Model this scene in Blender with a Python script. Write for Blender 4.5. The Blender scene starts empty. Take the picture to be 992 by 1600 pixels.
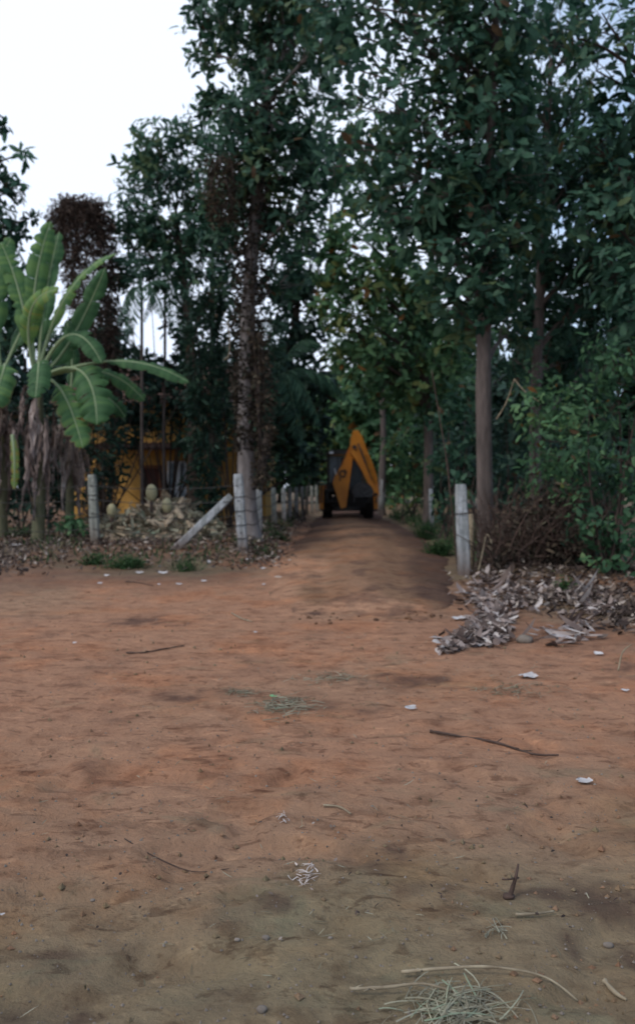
import bpy, math, numpy as np
from mathutils import Vector, Matrix
PI = math.pi
S = bpy.context.scene
COL = S.collection
F, CH, HY = 1250.0, 1.5, 760.0          # focal length in photo pixels, eye height, horizon row

def at(px, py, d):
    return np.array([(px-496)/F*d, d, CH+(HY-py)/F*d])
def gp(px, py):
    d = CH*F/(py-HY)
    return np.array([(px-496)/F*d, d])

# ------------------------------------------------------------------ noise and terrain
def _hash(ix, iy, s):
    n = (ix*374761393 + iy*668265263 + s*1442695041) & 0x7fffffff
    n = ((n ^ (n >> 13))*1274126177) & 0x7fffffff
    return ((n ^ (n >> 16)) & 0xffff)/65535.0
def vnoise(x, y, s=0):
    x = np.asarray(x, float); y = np.asarray(y, float)
    ix = np.floor(x).astype(np.int64); iy = np.floor(y).astype(np.int64)
    fx = x-ix; fy = y-iy
    fx = fx*fx*(3-2*fx); fy = fy*fy*(3-2*fy)
    a = _hash(ix, iy, s); b = _hash(ix+1, iy, s); c = _hash(ix, iy+1, s); d = _hash(ix+1, iy+1, s)
    return (a*(1-fx)+b*fx)*(1-fy)+(c*(1-fx)+d*fx)*fy
def fbm(x, y, s=0, o=4):
    t = 0; a = .5
    for i in range(o):
        t = t+a*(vnoise(x*2**i+17.3*i, y*2**i+5.1*i, s+i)-.5); a *= .5
    return t
def sst(a, b, x):
    t = np.clip((x-a)/(b-a), 0, 1); return t*t*(3-2*t)
LY = [8, 9.3, 9.7, 11, 13.4, 17, 23, 37, 60]
LL = [-.25, -.3, -.38, -.62, -.85, -.8, -.5, -.1, 1.2]
LR = [1.2, 1.3, 1.45, 1.87, 2.25, 2.8, 3.2, 3.1, 4.2]
laneL = lambda y: np.interp(y, LY, LL)
laneR = lambda y: np.interp(y, LY, LR)
def hgt(x, y, fine=True):
    x = np.asarray(x, float); y = np.asarray(y, float)
    far = sst(14, 40, y)
    z = .07*fbm(x*.33, y*.33, 3)*(1-.3*far)
    z = z + .035*fbm(x*1.3, y*1.3, 9, 3)
    if fine:
        w = np.exp(-np.maximum(y-3.8, 0)/3.2)
        rough = .35+.9*vnoise(x*.5+3, y*.5, 77)
        z = z + w*rough*((.05*fbm(x*3.1, y*4.4, 21, 5)+.03*fbm(x*1.6,y*2.4,25,3)) - .034*sst(.60, .80, vnoise(x*4.3+vnoise(x*6,y*6,4), y*5.1, 31)))
    vl = sst(laneL(y)-.15, laneL(y)-1.1, x)*sst(15.0, 17.2, y)
    z = z + vl*(.16+.14*sst(18, 24, y)+.12*fbm(x*.9, y*.9, 41))
    edge = 13.2-.65*np.maximum(x-2.3, 0)
    vr = sst(laneR(y)+.1, laneR(y)+1.0, x)*sst(edge-.6, edge+1.2, y)
    z = z + vr*(.14+.15*sst(15, 24, y)+.14*fbm(x*.8, y*.8, 51))
    return z
def G(x, y): return float(hgt(np.array([x]), np.array([y]))[0])

# ------------------------------------------------------------------ mesh builder
def unit(a): return a/np.maximum(np.linalg.norm(a, axis=-1, keepdims=True), 1e-9)
class MB:
    def __init__(s): s.v = []; s.t = []; s.q = []; s.n = 0; s.a = []; s.e = []
    def add(s, v, tris=None, quads=None, tint=.5, edge=0.):
        v = np.asarray(v, float).reshape(-1, 3)
        s.v.append(v)
        s.a.append(np.broadcast_to(np.asarray(tint, float), (len(v),)))
        s.e.append(np.broadcast_to(np.asarray(edge, float), (len(v),)))
        if tris is not None and len(tris): s.t.append(np.asarray(tris, int).reshape(-1, 3)+s.n)
        if quads is not None and len(quads): s.q.append(np.asarray(quads, int).reshape(-1, 4)+s.n)
        s.n += len(v); return s
    def box(s, c, sz, rot=None, tint=.5):
        x, y, z = np.asarray(sz)/2.
        v = np.array([[a*x, b*y, e*z] for a in (-1, 1) for b in (-1, 1) for e in (-1, 1)])
        if rot is not None: v = v @ np.array(rot).T
        return s.add(v+np.asarray(c), None, [[0,1,3,2],[4,6,7,5],[0,4,5,1],[2,3,7,6],[0,2,6,4],[1,5,7,3]], tint)
    def tube(s, pts, rad, n=8, cap=True, tint=.5, wob=0., seed=0):
        P = np.asarray(pts, float); m = len(P)
        R = np.broadcast_to(np.asarray(rad, float), (m,))
        T = unit(np.gradient(P, axis=0))
        ref = np.array([1., 0, 0]) if abs(T[0][0]) < .8 else np.array([0, 1., 0])
        N = np.zeros_like(P)
        for i in range(m):
            r = ref-T[i]*np.dot(ref, T[i]); N[i] = r/np.linalg.norm(r); ref = N[i]
        B = np.cross(T, N)
        a = np.arange(n)*2*PI/n
        rr = np.ones((m, n))
        if wob: rr += wob*2*np.array([[float(fbm(np.array([j*.8+seed]), np.array([i*.35]), 5, 3)[0]) for j in range(n)] for i in range(m)])
        V = P[:, None]+(R[:, None]*rr)[:, :, None]*(N[:, None]*np.cos(a)[None, :, None]+B[:, None]*np.sin(a)[None, :, None])
        q = [[i*n+j, i*n+(j+1) % n, (i+1)*n+(j+1) % n, (i+1)*n+j] for i in range(m-1) for j in range(n)]
        V = V.reshape(-1, 3); t = []
        if cap:
            V = np.vstack([V, P[0], P[-1]])
            t = [[(j+1) % n, j, m*n] for j in range(n)]+[[(m-1)*n+j, (m-1)*n+(j+1) % n, m*n+1] for j in range(n)]
        return s.add(V, t, q, tint)
    def prism(s, poly, y0, y1, tint=.5):       # polygon in XZ, extruded along Y
        n = len(poly); p = np.array(poly, float)
        V = np.vstack([np.c_[p[:, 0], np.full(n, y0), p[:, 1]], np.c_[p[:, 0], np.full(n, y1), p[:, 1]]])
        q = [[i, (i+1) % n, n+(i+1) % n, n+i] for i in range(n)]
        from mathutils.geometry import tessellate_polygon
        tt = tessellate_polygon([[Vector((a, b, 0)) for a, b in poly]])
        t = [list(k) for k in tt]+[[k[2]+n, k[1]+n, k[0]+n] for k in tt]
        return s.add(V, t, q, tint)
    def blob(s, c, r, seed=0, amp=.2, nu=10, nv=7, rot=None, tint=.5):
        u = np.arange(nu)*2*PI/nu; w = (np.arange(nv)+.5)/nv*PI
        U, W = np.meshgrid(u, w)
        d = np.stack([np.sin(W)*np.cos(U), np.sin(W)*np.sin(U), np.cos(W)], -1)
        k = 1+amp*2*fbm(d[..., 0]*1.6+seed*3.1+9, d[..., 1]*1.6+d[..., 2]*1.3+seed, 7, 3)
        V = (d*k[..., None]).reshape(-1, 3)
        V = np.vstack([V, [0, 0, 1], [0, 0, -1]])*np.asarray(r)
        if rot is not None: V = V @ np.array(rot).T
        q = [[i*nu+j, (i+1)*nu+j, (i+1)*nu+(j+1) % nu, i*nu+(j+1) % nu] for i in range(nv-1) for j in range(nu)]
        t = [[nu*nv, j, (j+1) % nu] for j in range(nu)]+[[nu*nv+1, (nv-1)*nu+(j+1) % nu, (nv-1)*nu+j] for j in range(nu)]
        return s.add(V+np.asarray(c), t, q, tint)
    def leaves(s, P, D, N, L, W, tint, droop=.15, simple=False):
        P = np.asarray(P, float); n = len(P)
        if n == 0: return s
        D = unit(D); Sd = unit(np.cross(D, N)); N = np.cross(Sd, D)
        L = np.broadcast_to(np.asarray(L, float), (n,)); W = np.broadcast_to(np.asarray(W, float), (n,))
        dr = np.broadcast_to(np.asarray(droop, float), (n,))
        if simple:
            T = np.array([(0,0,0),(.45,.5,.1),(.45,-.5,.1),(1,0,0)]); fc = np.array([[0,1,2],[1,3,2]])
        else:
            T = np.array([(0,0,0),(.3,.40,.09),(.3,0,0),(.3,-.40,.09),(.7,.40,.07),(.7,0,0),(.7,-.40,.07),(1,0,0)])
            fc = np.array([[0,2,1],[0,3,2],[1,2,5],[1,5,4],[2,3,6],[2,6,5],[4,5,7],[5,6,7]])
        m = len(T)
        V = (P[:, None]+D[:, None]*(T[:, 0][None, :]*L[:, None])[..., None]
             + Sd[:, None]*(T[:, 1][None, :]*W[:, None])[..., None]
             + N[:, None]*(T[:, 2][None, :]*W[:, None]-dr[:, None]*(T[:, 0]**2)[None, :]*L[:, None])[..., None])
        fcs = (fc[None]+(np.arange(n)*m)[:, None, None]).reshape(-1, 3)
        return s.add(V.reshape(-1, 3), fcs, None, np.repeat(np.broadcast_to(tint, (n,)), m))
    def build(s, name, mat, parent=None, smooth=True, bevel=0, loc=None):
        me = bpy.data.meshes.new(name)
        if s.n:
            v = np.vstack(s.v)
            t = np.vstack(s.t) if s.t else np.zeros((0, 3), int)
            q = np.vstack(s.q) if s.q else np.zeros((0, 4), int)
            if loc is not None: v = v-np.asarray(loc)
            me.vertices.add(len(v)); me.vertices.foreach_set('co', v.astype(np.float32).ravel())
            me.loops.add(t.size+q.size)
            me.loops.foreach_set('vertex_index', np.concatenate([t.ravel(), q.ravel()]).astype(np.int32))
            me.polygons.add(len(t)+len(q))
            ls = np.concatenate([np.arange(len(t))*3, t.size+np.arange(len(q))*4]).astype(np.int32)
            me.polygons.foreach_set('loop_start', ls)
            me.polygons.foreach_set('use_smooth', np.full(len(ls), smooth))
            me.update(calc_edges=True); me.validate()
            for nm, arr in (('tint', s.a), ('edge', s.e)):
                if nm == 'edge' and not any(np.any(k) for k in arr): continue
                A = me.attributes.new(nm, 'FLOAT', 'POINT')
                A.data.foreach_set('value', np.concatenate(arr).astype(np.float32))
        me.materials.append(mat)
        o = bpy.data.objects.new(name, me); COL.objects.link(o)
        if loc is not None: o.location = loc
        if parent is not None: o.parent = parent
        if bevel:
            b = o.modifiers.new('bevel', 'BEVEL'); b.width = bevel; b.segments = 2; b.limit_method = 'ANGLE'
        return o
def tag(o, label=None, cat=None, group=None, kind=None):
    if label: o['label'] = label
    if cat: o['category'] = cat
    if group: o['group'] = group
    if kind: o['kind'] = kind
    return o
def thing(name, label, cat, loc=(0, 0, 0), group=None, rz=0):
    o = bpy.data.objects.new(name, None); COL.objects.link(o); o.empty_display_size = .2
    o.location = loc; o.rotation_euler = (0, 0, rz)
    return tag(o, label, cat, group)
# parts of a thing at a world location are built in world coordinates and given loc = the thing's location
def part(mb, name, mat, root, **k):
    o = mb.build(name, mat, None, loc=np.array(root.location), **k)
    o.location = (0, 0, 0); o.parent = root
    return o
def bez(p0, p1, p2, n):
    t = np.linspace(0, 1, n)[:, None]
    return (1-t)**2*np.asarray(p0)+2*t*(1-t)*np.asarray(p1)+t*t*np.asarray(p2)
def smoothpath(pts, k=6):
    P = np.asarray(pts, float); m = len(P)
    if m < 3:
        return np.array([P[0]+(P[-1]-P[0])*t for t in np.linspace(0, 1, k)])
    out = []
    for i in range(m-1):
        a = P[max(i-1, 0)]; b = P[i]; c = P[i+1]; d = P[min(i+2, m-1)]
        for j in range(k):
            t = j/k
            out.append(.5*((2*b)+(-a+c)*t+(2*a-5*b+4*c-d)*t*t+(-a+3*b-3*c+d)*t**3))
    out.append(P[-1]); return np.array(out)

# ------------------------------------------------------------------ materials
def newmat(name):
    m = bpy.data.materials.new(name); m.use_nodes = True
    nt = m.node_tree; b = nt.nodes['Principled BSDF']
    return m, nt, b
def N_(nt, t, **k):
    n = nt.nodes.new(t)
    for a, v in k.items(): setattr(n, a, v)
    return n
def ramp(nt, stops):
    r = N_(nt, 'ShaderNodeValToRGB'); e = r.color_ramp.elements
    while len(e) < len(stops): e.new(.5)
    for i, (p, c) in enumerate(stops): e[i].position = p; e[i].color = (*c, 1)
    return r
def noise(nt, scale, detail=5, rough=.55, coord='Object', stretch=None):
    tc = N_(nt, 'ShaderNodeTexCoord'); n = N_(nt, 'ShaderNodeTexNoise')
    n.inputs['Scale'].default_value = scale; n.inputs['Detail'].default_value = detail; n.inputs['Roughness'].default_value = rough
    if stretch:
        mp = N_(nt, 'ShaderNodeMapping'); mp.inputs['Scale'].default_value = stretch
        nt.links.new(tc.outputs[coord], mp.inputs[0]); nt.links.new(mp.outputs[0], n.inputs['Vector'])
    else: nt.links.new(tc.outputs[coord], n.inputs['Vector'])
    return n
def foliage(name, stops, transl=.42, rough=.55, spec=.2):
    m, nt, b = newmat(name)
    at_ = N_(nt, 'ShaderNodeAttribute', attribute_name='tint')
    r = ramp(nt, stops); nt.links.new(at_.outputs['Fac'], r.inputs[0])
    n = noise(nt, 9, 3); mx = N_(nt, 'ShaderNodeMix', data_type='RGBA', blend_type='MULTIPLY'); mx.inputs[0].default_value = .55
    rr = ramp(nt, [(.3, (.45, .45, .5)), (.7, (1.25, 1.25, 1.15))])
    nt.links.new(n.outputs[0], rr.inputs[0]); nt.links.new(r.outputs[0], mx.inputs[6]); nt.links.new(rr.outputs[0], mx.inputs[7])
    nt.links.new(mx.outputs[2], b.inputs['Base Color'])
    b.inputs['Roughness'].default_value = rough; b.inputs['Specular IOR Level'].default_value = spec
    if transl:
        t = N_(nt, 'ShaderNodeBsdfTranslucent'); ms = N_(nt, 'ShaderNodeMixShader'); ms.inputs[0].default_value = transl
        nt.links.new(mx.outputs[2], t.inputs[0]); nt.links.new(b.outputs[0], ms.inputs[1]); nt.links.new(t.outputs[0], ms.inputs[2])
        nt.links.new(ms.outputs[0], nt.nodes['Material Output'].inputs[0])
    return m
def solid(name, c1, c2, scale=6, rough=.8, bump=0., stretch=None, metal=0, spec=.3, detail=6):
    m, nt, b = newmat(name)
    n = noise(nt, scale, detail, .62, stretch=stretch)
    r = ramp(nt, [(.3, c1), (.7, c2)]); nt.links.new(n.outputs[0], r.inputs[0])
    nt.links.new(r.outputs[0], b.inputs['Base Color'])
    b.inputs['Roughness'].default_value = rough; b.inputs['Metallic'].default_value = metal; b.inputs['Specular IOR Level'].default_value = spec
    if bump:
        bp = N_(nt, 'ShaderNodeBump'); bp.inputs['Strength'].default_value = 1; bp.inputs['Distance'].default_value = bump
        nt.links.new(n.outputs[0], bp.inputs['Height']); nt.links.new(bp.outputs[0], b.inputs['Normal'])
    return m

BROWN = (.10, .06, .03)
M = {}
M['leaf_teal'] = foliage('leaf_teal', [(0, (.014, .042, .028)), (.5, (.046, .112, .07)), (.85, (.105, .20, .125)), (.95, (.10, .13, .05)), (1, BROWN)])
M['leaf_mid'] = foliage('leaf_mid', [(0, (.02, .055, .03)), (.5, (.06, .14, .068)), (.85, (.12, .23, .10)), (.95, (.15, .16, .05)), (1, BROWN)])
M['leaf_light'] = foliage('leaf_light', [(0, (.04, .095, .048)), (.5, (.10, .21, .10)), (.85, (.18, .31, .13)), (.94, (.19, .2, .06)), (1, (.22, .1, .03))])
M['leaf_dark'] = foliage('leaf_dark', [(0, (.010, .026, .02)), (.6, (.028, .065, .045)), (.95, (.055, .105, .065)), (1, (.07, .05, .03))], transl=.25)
M['leaf_far'] = foliage('leaf_far', [(0, (.035, .065, .055)), (.6, (.06, .11, .08)), (.95, (.1, .16, .1)), (1, (.16, .16, .08))])
M['leaf_brown'] = foliage('leaf_brown', [(0, (.020, .017, .013)), (.5, (.056, .043, .032)), (.85, (.12, .088, .06)), (1, (.025, .05, .032))], transl=.15, rough=.8)
M['leaf_rust'] = foliage('leaf_rust', [(0, (.034, .024, .02)), (.5, (.095, .066, .055)), (.9, (.18, .125, .10)), (1, (.03, .05, .035))], transl=.15, rough=.8)
M['leaf_dry'] = foliage('leaf_dry', [(0, (.055, .038, .032)), (.4, (.17, .122, .105)), (.8, (.35, .28, .255)), (1, (.55, .49, .46))], transl=.1, rough=.8)
M['litter'] = foliage('litter', [(0, (.02, .014, .012)), (.45, (.07, .048, .04)), (.75, (.17, .125, .10)), (.97, (.42, .35, .30)), (1, (.05, .07, .03))], transl=.05, rough=.85)
M['straw'] = foliage('straw', [(0, (.085, .07, .045)), (.5, (.19, .165, .11)), (.9, (.33, .31, .23)), (1, (.20, .25, .17))], transl=.15, rough=.7)
M['grass'] = foliage('grass', [(0, (.02, .045, .02)), (.6, (.05, .11, .04)), (.92, (.10, .17, .06)), (1, (.26, .22, .13))])
M['bark_pale'] = solid('bark_pale', (.09, .075, .068), (.24, .21, .2), 7, .9, .02, (1, 1, .3))
M['bark'] = solid('bark', (.045, .036, .032), (.135, .105, .092), 9, .9, .025, (1, 1, .22))
M['bark_dark'] = solid('bark_dark', (.025, .018, .015), (.07, .05, .04), 8, .9, .02, (1, 1, .3))
M['bark_white'] = solid('bark_white', (.2, .2, .19), (.36, .36, .35), 5, .8, .01)
M['concrete'] = solid('concrete', (.17, .18, .185), (.42, .43, .44), 5, .9, .006, (1, 1, .6))
M['concrete_old'] = solid('concrete_old', (.13, .135, .115), (.34, .34, .30), 5, .9, .008)
def weathered(name, c1, c2):
    m, nt, b = newmat(name); L = nt.links
    n = noise(nt, 6, 8, .7); r = ramp(nt, [(.32, c1), (.62, c2)]); L.new(n.outputs[0], r.inputs[0])
    st = noise(nt, 3.2, 6, .65, stretch=(2.5, 2.5, .5)); sr = ramp(nt, [(.42, (.42, .43, .40)), (.58, (1, 1, 1))]); L.new(st.outputs[0], sr.inputs[0])
    m1 = N_(nt, 'ShaderNodeMix', data_type='RGBA', blend_type='MULTIPLY'); m1.inputs[0].default_value = .8; L.new(r.outputs[0], m1.inputs[6]); L.new(sr.outputs[0], m1.inputs[7])
    tc = N_(nt, 'ShaderNodeTexCoord'); sp = N_(nt, 'ShaderNodeSeparateXYZ'); L.new(tc.outputs['Object'], sp.inputs[0])
    ma = N_(nt, 'ShaderNodeMath', operation='MULTIPLY_ADD'); L.new(n.outputs[0], ma.inputs[0]); ma.inputs[1].default_value = -.9; L.new(sp.outputs[2], ma.inputs[2])
    mr = N_(nt, 'ShaderNodeMapRange', clamp=True); mr.inputs[1].default_value = -.42; mr.inputs[2].default_value = .12; mr.inputs[3].default_value = .85; mr.inputs[4].default_value = 0; L.new(ma.outputs[0], mr.inputs[0])
    m2 = N_(nt, 'ShaderNodeMix', data_type='RGBA'); L.new(mr.outputs[0], m2.inputs[0]); L.new(m1.outputs[2], m2.inputs[6]); m2.inputs[7].default_value = (.12, .075, .055, 1)
    L.new(m2.outputs[2], b.inputs['Base Color']); b.inputs['Roughness'].default_value = .95; b.inputs['Specular IOR Level'].default_value = .15
    bp = N_(nt, 'ShaderNodeBump'); bp.inputs['Distance'].default_value = .012; L.new(n.outputs[0], bp.inputs['Height']); L.new(bp.outputs[0], b.inputs['Normal']); return m
M['concrete'] = weathered('concrete', (.24, .25, .255), (.50, .51, .52)); M['concrete_old'] = weathered('concrete_old', (.18, .185, .16), (.42, .42, .37))
M['wire'] = solid('wire', (.03, .028, .028), (.08, .075, .07), 20, .6, metal=.7)
M['stick'] = solid('stick', (.13, .095, .06), (.34, .28, .19), 14, .85, .002)
M['stick_dark'] = solid('stick_dark', (.03, .02, .016), (.10, .06, .045), 14, .85, .003)
M['scrap'] = solid('scrap', (.30, .27, .26), (.56, .53, .52), 12, .8)
M['green_leaf'] = solid('green_leaf', (.12, .3, .13), (.22, .5, .24), 20, .5)
M['husk'] = solid('husk', (.15, .10, .065), (.5, .40, .28), 14, .95, .012, (1, 1, 4))
M['coconut'] = solid('coconut', (.24, .21, .11), (.44, .39, .24), 6, .6, .003)
M['stone'] = solid('stone', (.085, .068, .055), (.24, .2, .165), 9, .9, .006)
M['blue_pane'] = solid('blue_pane', (.22, .3, .36), (.45, .55, .62), 3, .3)
M['wall'] = solid('wall', (.36, .19, .045), (.58, .33, .09), 1.6, .9, .004)
M['trim'] = solid('trim', (.13, .05, .025), (.22, .09, .045), 5, .8)
M['door'] = solid('door', (.055, .018, .014), (.10, .032, .024), 6, .6, .004, (6, 6, 1))
M['white_paint'] = solid('white_paint', (.5, .55, .6), (.72, .76, .8), 4, .6)
M['roof'] = solid('roof', (.05, .03, .025), (.15, .075, .055), 3, .9, .02)
M['dark_wood'] = solid('dark_wood', (.015, .012, .01), (.045, .035, .03), 6, .8)
M['machine'] = solid('machine', (.48, .16, .008), (.60, .215, .011), 2.5, .45, spec=.5)
M['machine_dark'] = solid('machine_dark', (.30, .10, .012), (.52, .20, .015), 5, .7)  # darker machine paint; stands for shade on the dipper's right side
M['black'] = solid('black', (.012, .012, .013), (.03, .03, .03), 8, .55)
M['rubber'] = solid('rubber', (.010, .009, .008), (.035, .027, .022), 9, .9, .004)
M['steel'] = solid('steel', (.018, .018, .02), (.07, .07, .075), 7, .55, .003, metal=.2)
def glass():
    m, nt, b = newmat('glass')
    b.inputs['Base Color'].default_value = (.02, .03, .04, 1); b.inputs['Roughness'].default_value = .25
    b.inputs['Specular IOR Level'].default_value = .25
    n = noise(nt, 3, 3); r = ramp(nt, [(.35, (.006, .009, .013)), (.7, (.02, .03, .04))])
    nt.links.new(n.outputs[0], r.inputs[0]); nt.links.new(r.outputs[0], b.inputs['Base Color']); return m
M['glass'] = glass()

def soil(name, lane=False):
    m, nt, b = newmat(name); L = nt.links
    def mix(fac, a, c, mode='MIX'):
        x = N_(nt, 'ShaderNodeMix', data_type='RGBA', blend_type=mode)
        if isinstance(fac, float): x.inputs[0].default_value = fac
        else: L.new(fac, x.inputs[0])
        for s, i in ((a, 6), (c, 7)):
            if isinstance(s, tuple): x.inputs[i].default_value = (*s, 1)
            else: L.new(s, x.inputs[i])
        return x.outputs[2]
    def fac(n, lo, hi):
        r = N_(nt, 'ShaderNodeMapRange', clamp=True, interpolation_type='SMOOTHSTEP'); r.inputs[1].default_value = lo; r.inputs[2].default_value = hi
        L.new(n, r.inputs[0]); return r.outputs[0]
    tn = N_(nt, 'ShaderNodeAttribute', attribute_name='tint').outputs['Fac']     # 0 = damp dark earth and painted shade ... 1 = dry red earth
    ed = N_(nt, 'ShaderNodeAttribute', attribute_name='edge').outputs['Fac']     # disturbed dark red clods, plus shade painted on verge and far lane
    if lane: dry, mid, wet_shade = (.38, .208, .126), (.225, .128, .077), (.10, .058, .04)
    else: dry, mid, wet_shade = (.355, .187, .113), (.318, .186, .116), (.232, .178, .109)
    c = mix(fac(tn, .5, 1.), mix(fac(tn, 0., .5), wet_shade, mid), dry)
    n1 = noise(nt, .9, 7, .65).outputs[0]
    c = mix(fac(n1, .46, .64), c, mix(1., c, (1.06, .92, .82), 'MULTIPLY'))
    n2 = noise(nt, 3.2, 8, .7).outputs[0]
    c = mix(fac(n2, .5, .68), c, mix(1., c, (.76, .72, .71), 'MULTIPLY'))
    n5 = noise(nt, 5.5, 6, .62, stretch=(.8, 1.25, 1)).outputs[0]
    c = mix(fac(n5, .52, .66), c, mix(1., c, (.70, .66, .65), 'MULTIPLY'))  # mottling paints the shading of uneven earth into the colour
    c = mix(fac(n5, .48, .34), c, mix(1., c, (1.16, 1.15, 1.12), 'MULTIPLY'))
    def marks(scale, rot, st, lo, hi, col, seedz):  # small dark and pale marks standing for light and shade on low relief
        tc = N_(nt, 'ShaderNodeTexCoord'); mp = N_(nt, 'ShaderNodeMapping'); mp.inputs['Rotation'].default_value = (0, 0, rot); mp.inputs['Scale'].default_value = st; mp.inputs['Location'].default_value = (seedz, seedz*.7, seedz)
        n = N_(nt, 'ShaderNodeTexNoise'); n.inputs['Scale'].default_value = scale; n.inputs['Detail'].default_value = 7; n.inputs['Roughness'].default_value = .6; n.inputs['Distortion'].default_value = .6
        L.new(tc.outputs['Object'], mp.inputs[0]); L.new(mp.outputs[0], n.inputs['Vector'])
        return n.outputs[0], fac(n.outputs[0], lo, hi), col
    hh = []
    for args in ((6.5, .5, (1, 1.9, 1), .58, .66, (.62, .58, .58), 1.3), (12, -.3, (1, 1.6, 1), .61, .69, (.66, .62, .62), 4.1), (7.5, .6, (1, 2.1, 1), .58, .68, (1.22, 1.22, 1.2), 7.7), (2.6, .1, (1, 1.4, 1), .55, .70, (.86, .97, .98), 9.4)):
        h, f_, col = marks(*args); c = mix(f_, c, mix(1., c, col, 'MULTIPLY')); hh.append(h)
    n3 = noise(nt, 22, 8, .75).outputs[0]
    c = mix(fac(n3, .55, .75), c, mix(1., c, (.6, .6, .62), 'MULTIPLY'))
    n4 = noise(nt, 60, 4, .7).outputs[0]
    c = mix(fac(n4, .66, .78), c, mix(1., c, (1.45, 1.4, 1.35), 'MULTIPLY'))
    c = mix(ed, c, (.07, .04, .033))
    L.new(c, b.inputs['Base Color'])
    b.inputs['Roughness'].default_value = .95; b.inputs['Specular IOR Level'].default_value = .12
    add = N_(nt, 'ShaderNodeMath', operation='MULTIPLY_ADD'); L.new(n3, add.inputs[0]); add.inputs[1].default_value = .55; L.new(n5, add.inputs[2])
    add2 = N_(nt, 'ShaderNodeMath', operation='MULTIPLY_ADD'); L.new(n4, add2.inputs[0]); add2.inputs[1].default_value = .12; L.new(add.outputs[0], add2.inputs[2])
    bp = N_(nt, 'ShaderNodeBump'); bp.inputs['Distance'].default_value = .06; bp.inputs['Strength'].default_value = .9
    L.new(add2.outputs[0], bp.inputs['Height']); L.new(bp.outputs[0], b.inputs['Normal'])
    return m
M['glare_glass'] = solid('glare_glass', (.012, .018, .028), (.10, .14, .18), 2.2, .25, stretch=(2.5, 1, .5))  # pale upright streaks paint a reflection on the pane
M['soil'] = soil('soil'); M['lane'] = soil('lane_soil', True)

# ------------------------------------------------------------------ camera, light, sky
cam = bpy.data.cameras.new('camera'); co = bpy.data.objects.new('camera', cam); COL.objects.link(co)
co.location = (0, 0, CH); co.rotation_euler = (PI/2, 0, 0)
cam.sensor_width = 36; cam.lens = 36*F/1600; cam.shift_y = -40/1600; cam.clip_end = 2000; cam.clip_start = .1
cam.dof.use_dof = True; cam.dof.focus_distance = 3.1; cam.dof.aperture_fstop = 2.3
S.camera = co
S.view_settings.view_transform = 'Standard'; S.view_settings.look = 'None'; S.view_settings.exposure = 0
SUN_EL, SUN_ROT = math.radians(48), math.radians(232)
w = bpy.data.worlds.new('World'); S.world = w; w.use_nodes = True
nt = w.node_tree; bg = nt.nodes['Background']; bg.inputs[1].default_value = .1
sky = N_(nt, 'ShaderNodeTexSky'); sky.sky_type = 'NISHITA'; sky.sun_disc = False
sky.sun_elevation = SUN_EL; sky.sun_rotation = SUN_ROT
tc = N_(nt, 'ShaderNodeTexCoord'); mp = N_(nt, 'ShaderNodeMapping'); mp.inputs['Scale'].default_value = (1, 1, 2.2); mp.inputs['Location'].default_value = (.3, 0, 0)
nz = N_(nt, 'ShaderNodeTexNoise'); nz.inputs['Scale'].default_value = 1.7; nz.inputs['Detail'].default_value = 6
nt.links.new(tc.outputs['Generated'], mp.inputs[0]); nt.links.new(mp.outputs[0], nz.inputs['Vector'])
sx = N_(nt, 'ShaderNodeSeparateXYZ'); nt.links.new(tc.outputs['Generated'], sx.inputs[0])
ma = N_(nt, 'ShaderNodeMath', operation='MULTIPLY_ADD'); ma.inputs[1].default_value = -.8
nt.links.new(sx.outputs[0], ma.inputs[0]); nt.links.new(nz.outputs[0], ma.inputs[2])
mr = N_(nt, 'ShaderNodeMapRange', clamp=True); mr.inputs[1].default_value = .22; mr.inputs[2].default_value = .52
nt.links.new(ma.outputs[0], mr.inputs[0])
mx = N_(nt, 'ShaderNodeMix', data_type='RGBA')
nt.links.new(mr.outputs[0], mx.inputs[0]); nt.links.new(mx.outputs[2], bg.inputs[0])
sm = N_(nt, 'ShaderNodeMix', data_type='RGBA', blend_type='ADD'); sm.inputs[0].default_value = 1; sm.inputs[7].default_value = (2.4, 3.4, 4.9, 1)
nt.links.new(sky.outputs[0], sm.inputs[6]); nt.links.new(sm.outputs[2], mx.inputs[6]); mx.inputs[7].default_value = (9.9, 11.0, 13.0, 1)
sl = bpy.data.lights.new('sun', 'SUN'); sl.energy = 1.5; sl.angle = math.radians(12); sl.color = (1, .95, .88)
so = bpy.data.objects.new('sun', sl); COL.objects.link(so)
az = SUN_ROT
sd = Vector((math.sin(az)*math.cos(SUN_EL), math.cos(az)*math.cos(SUN_EL), math.sin(SUN_EL)))
so.rotation_euler = sd.to_track_quat('Z', 'Y').to_euler()

# ------------------------------------------------------------------ ground and lane
def grid(xs, ys, zf, name, mat, tint, edge):
    X, Y = np.meshgrid(xs, ys); Z = zf(X, Y); nx, ny = len(xs), len(ys)
    idx = np.arange(nx*ny).reshape(ny, nx)
    q = np.stack([idx[:-1, :-1], idx[:-1, 1:], idx[1:, 1:], idx[1:, :-1]], -1).reshape(-1, 4)
    mb = MB(); mb.add(np.stack([X, Y, Z], -1).reshape(-1, 3), None, q, tint(X, Y).ravel(), edge(X, Y).ravel())
    return mb.build(name, mat)
def grow(a, b, st, k):
    o = [a]
    while abs(o[-1]-a) < abs(b-a): o.append(o[-1]+math.copysign(st, b-a)); st *= k
    return o[1:]
xs = np.array(sorted(grow(-6, -400, .1, 1.12)+list(np.arange(-6, 6.01, .045))+grow(6, 400, .1, 1.12)))
ys = np.array(sorted(grow(1.6, -60, .1, 1.2)+list(np.arange(1.6, 6, .03))+list(np.arange(6, 13, .05))+list(np.arange(13, 26, .14))+grow(25.9, 600, .2, 1.1)))
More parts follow.
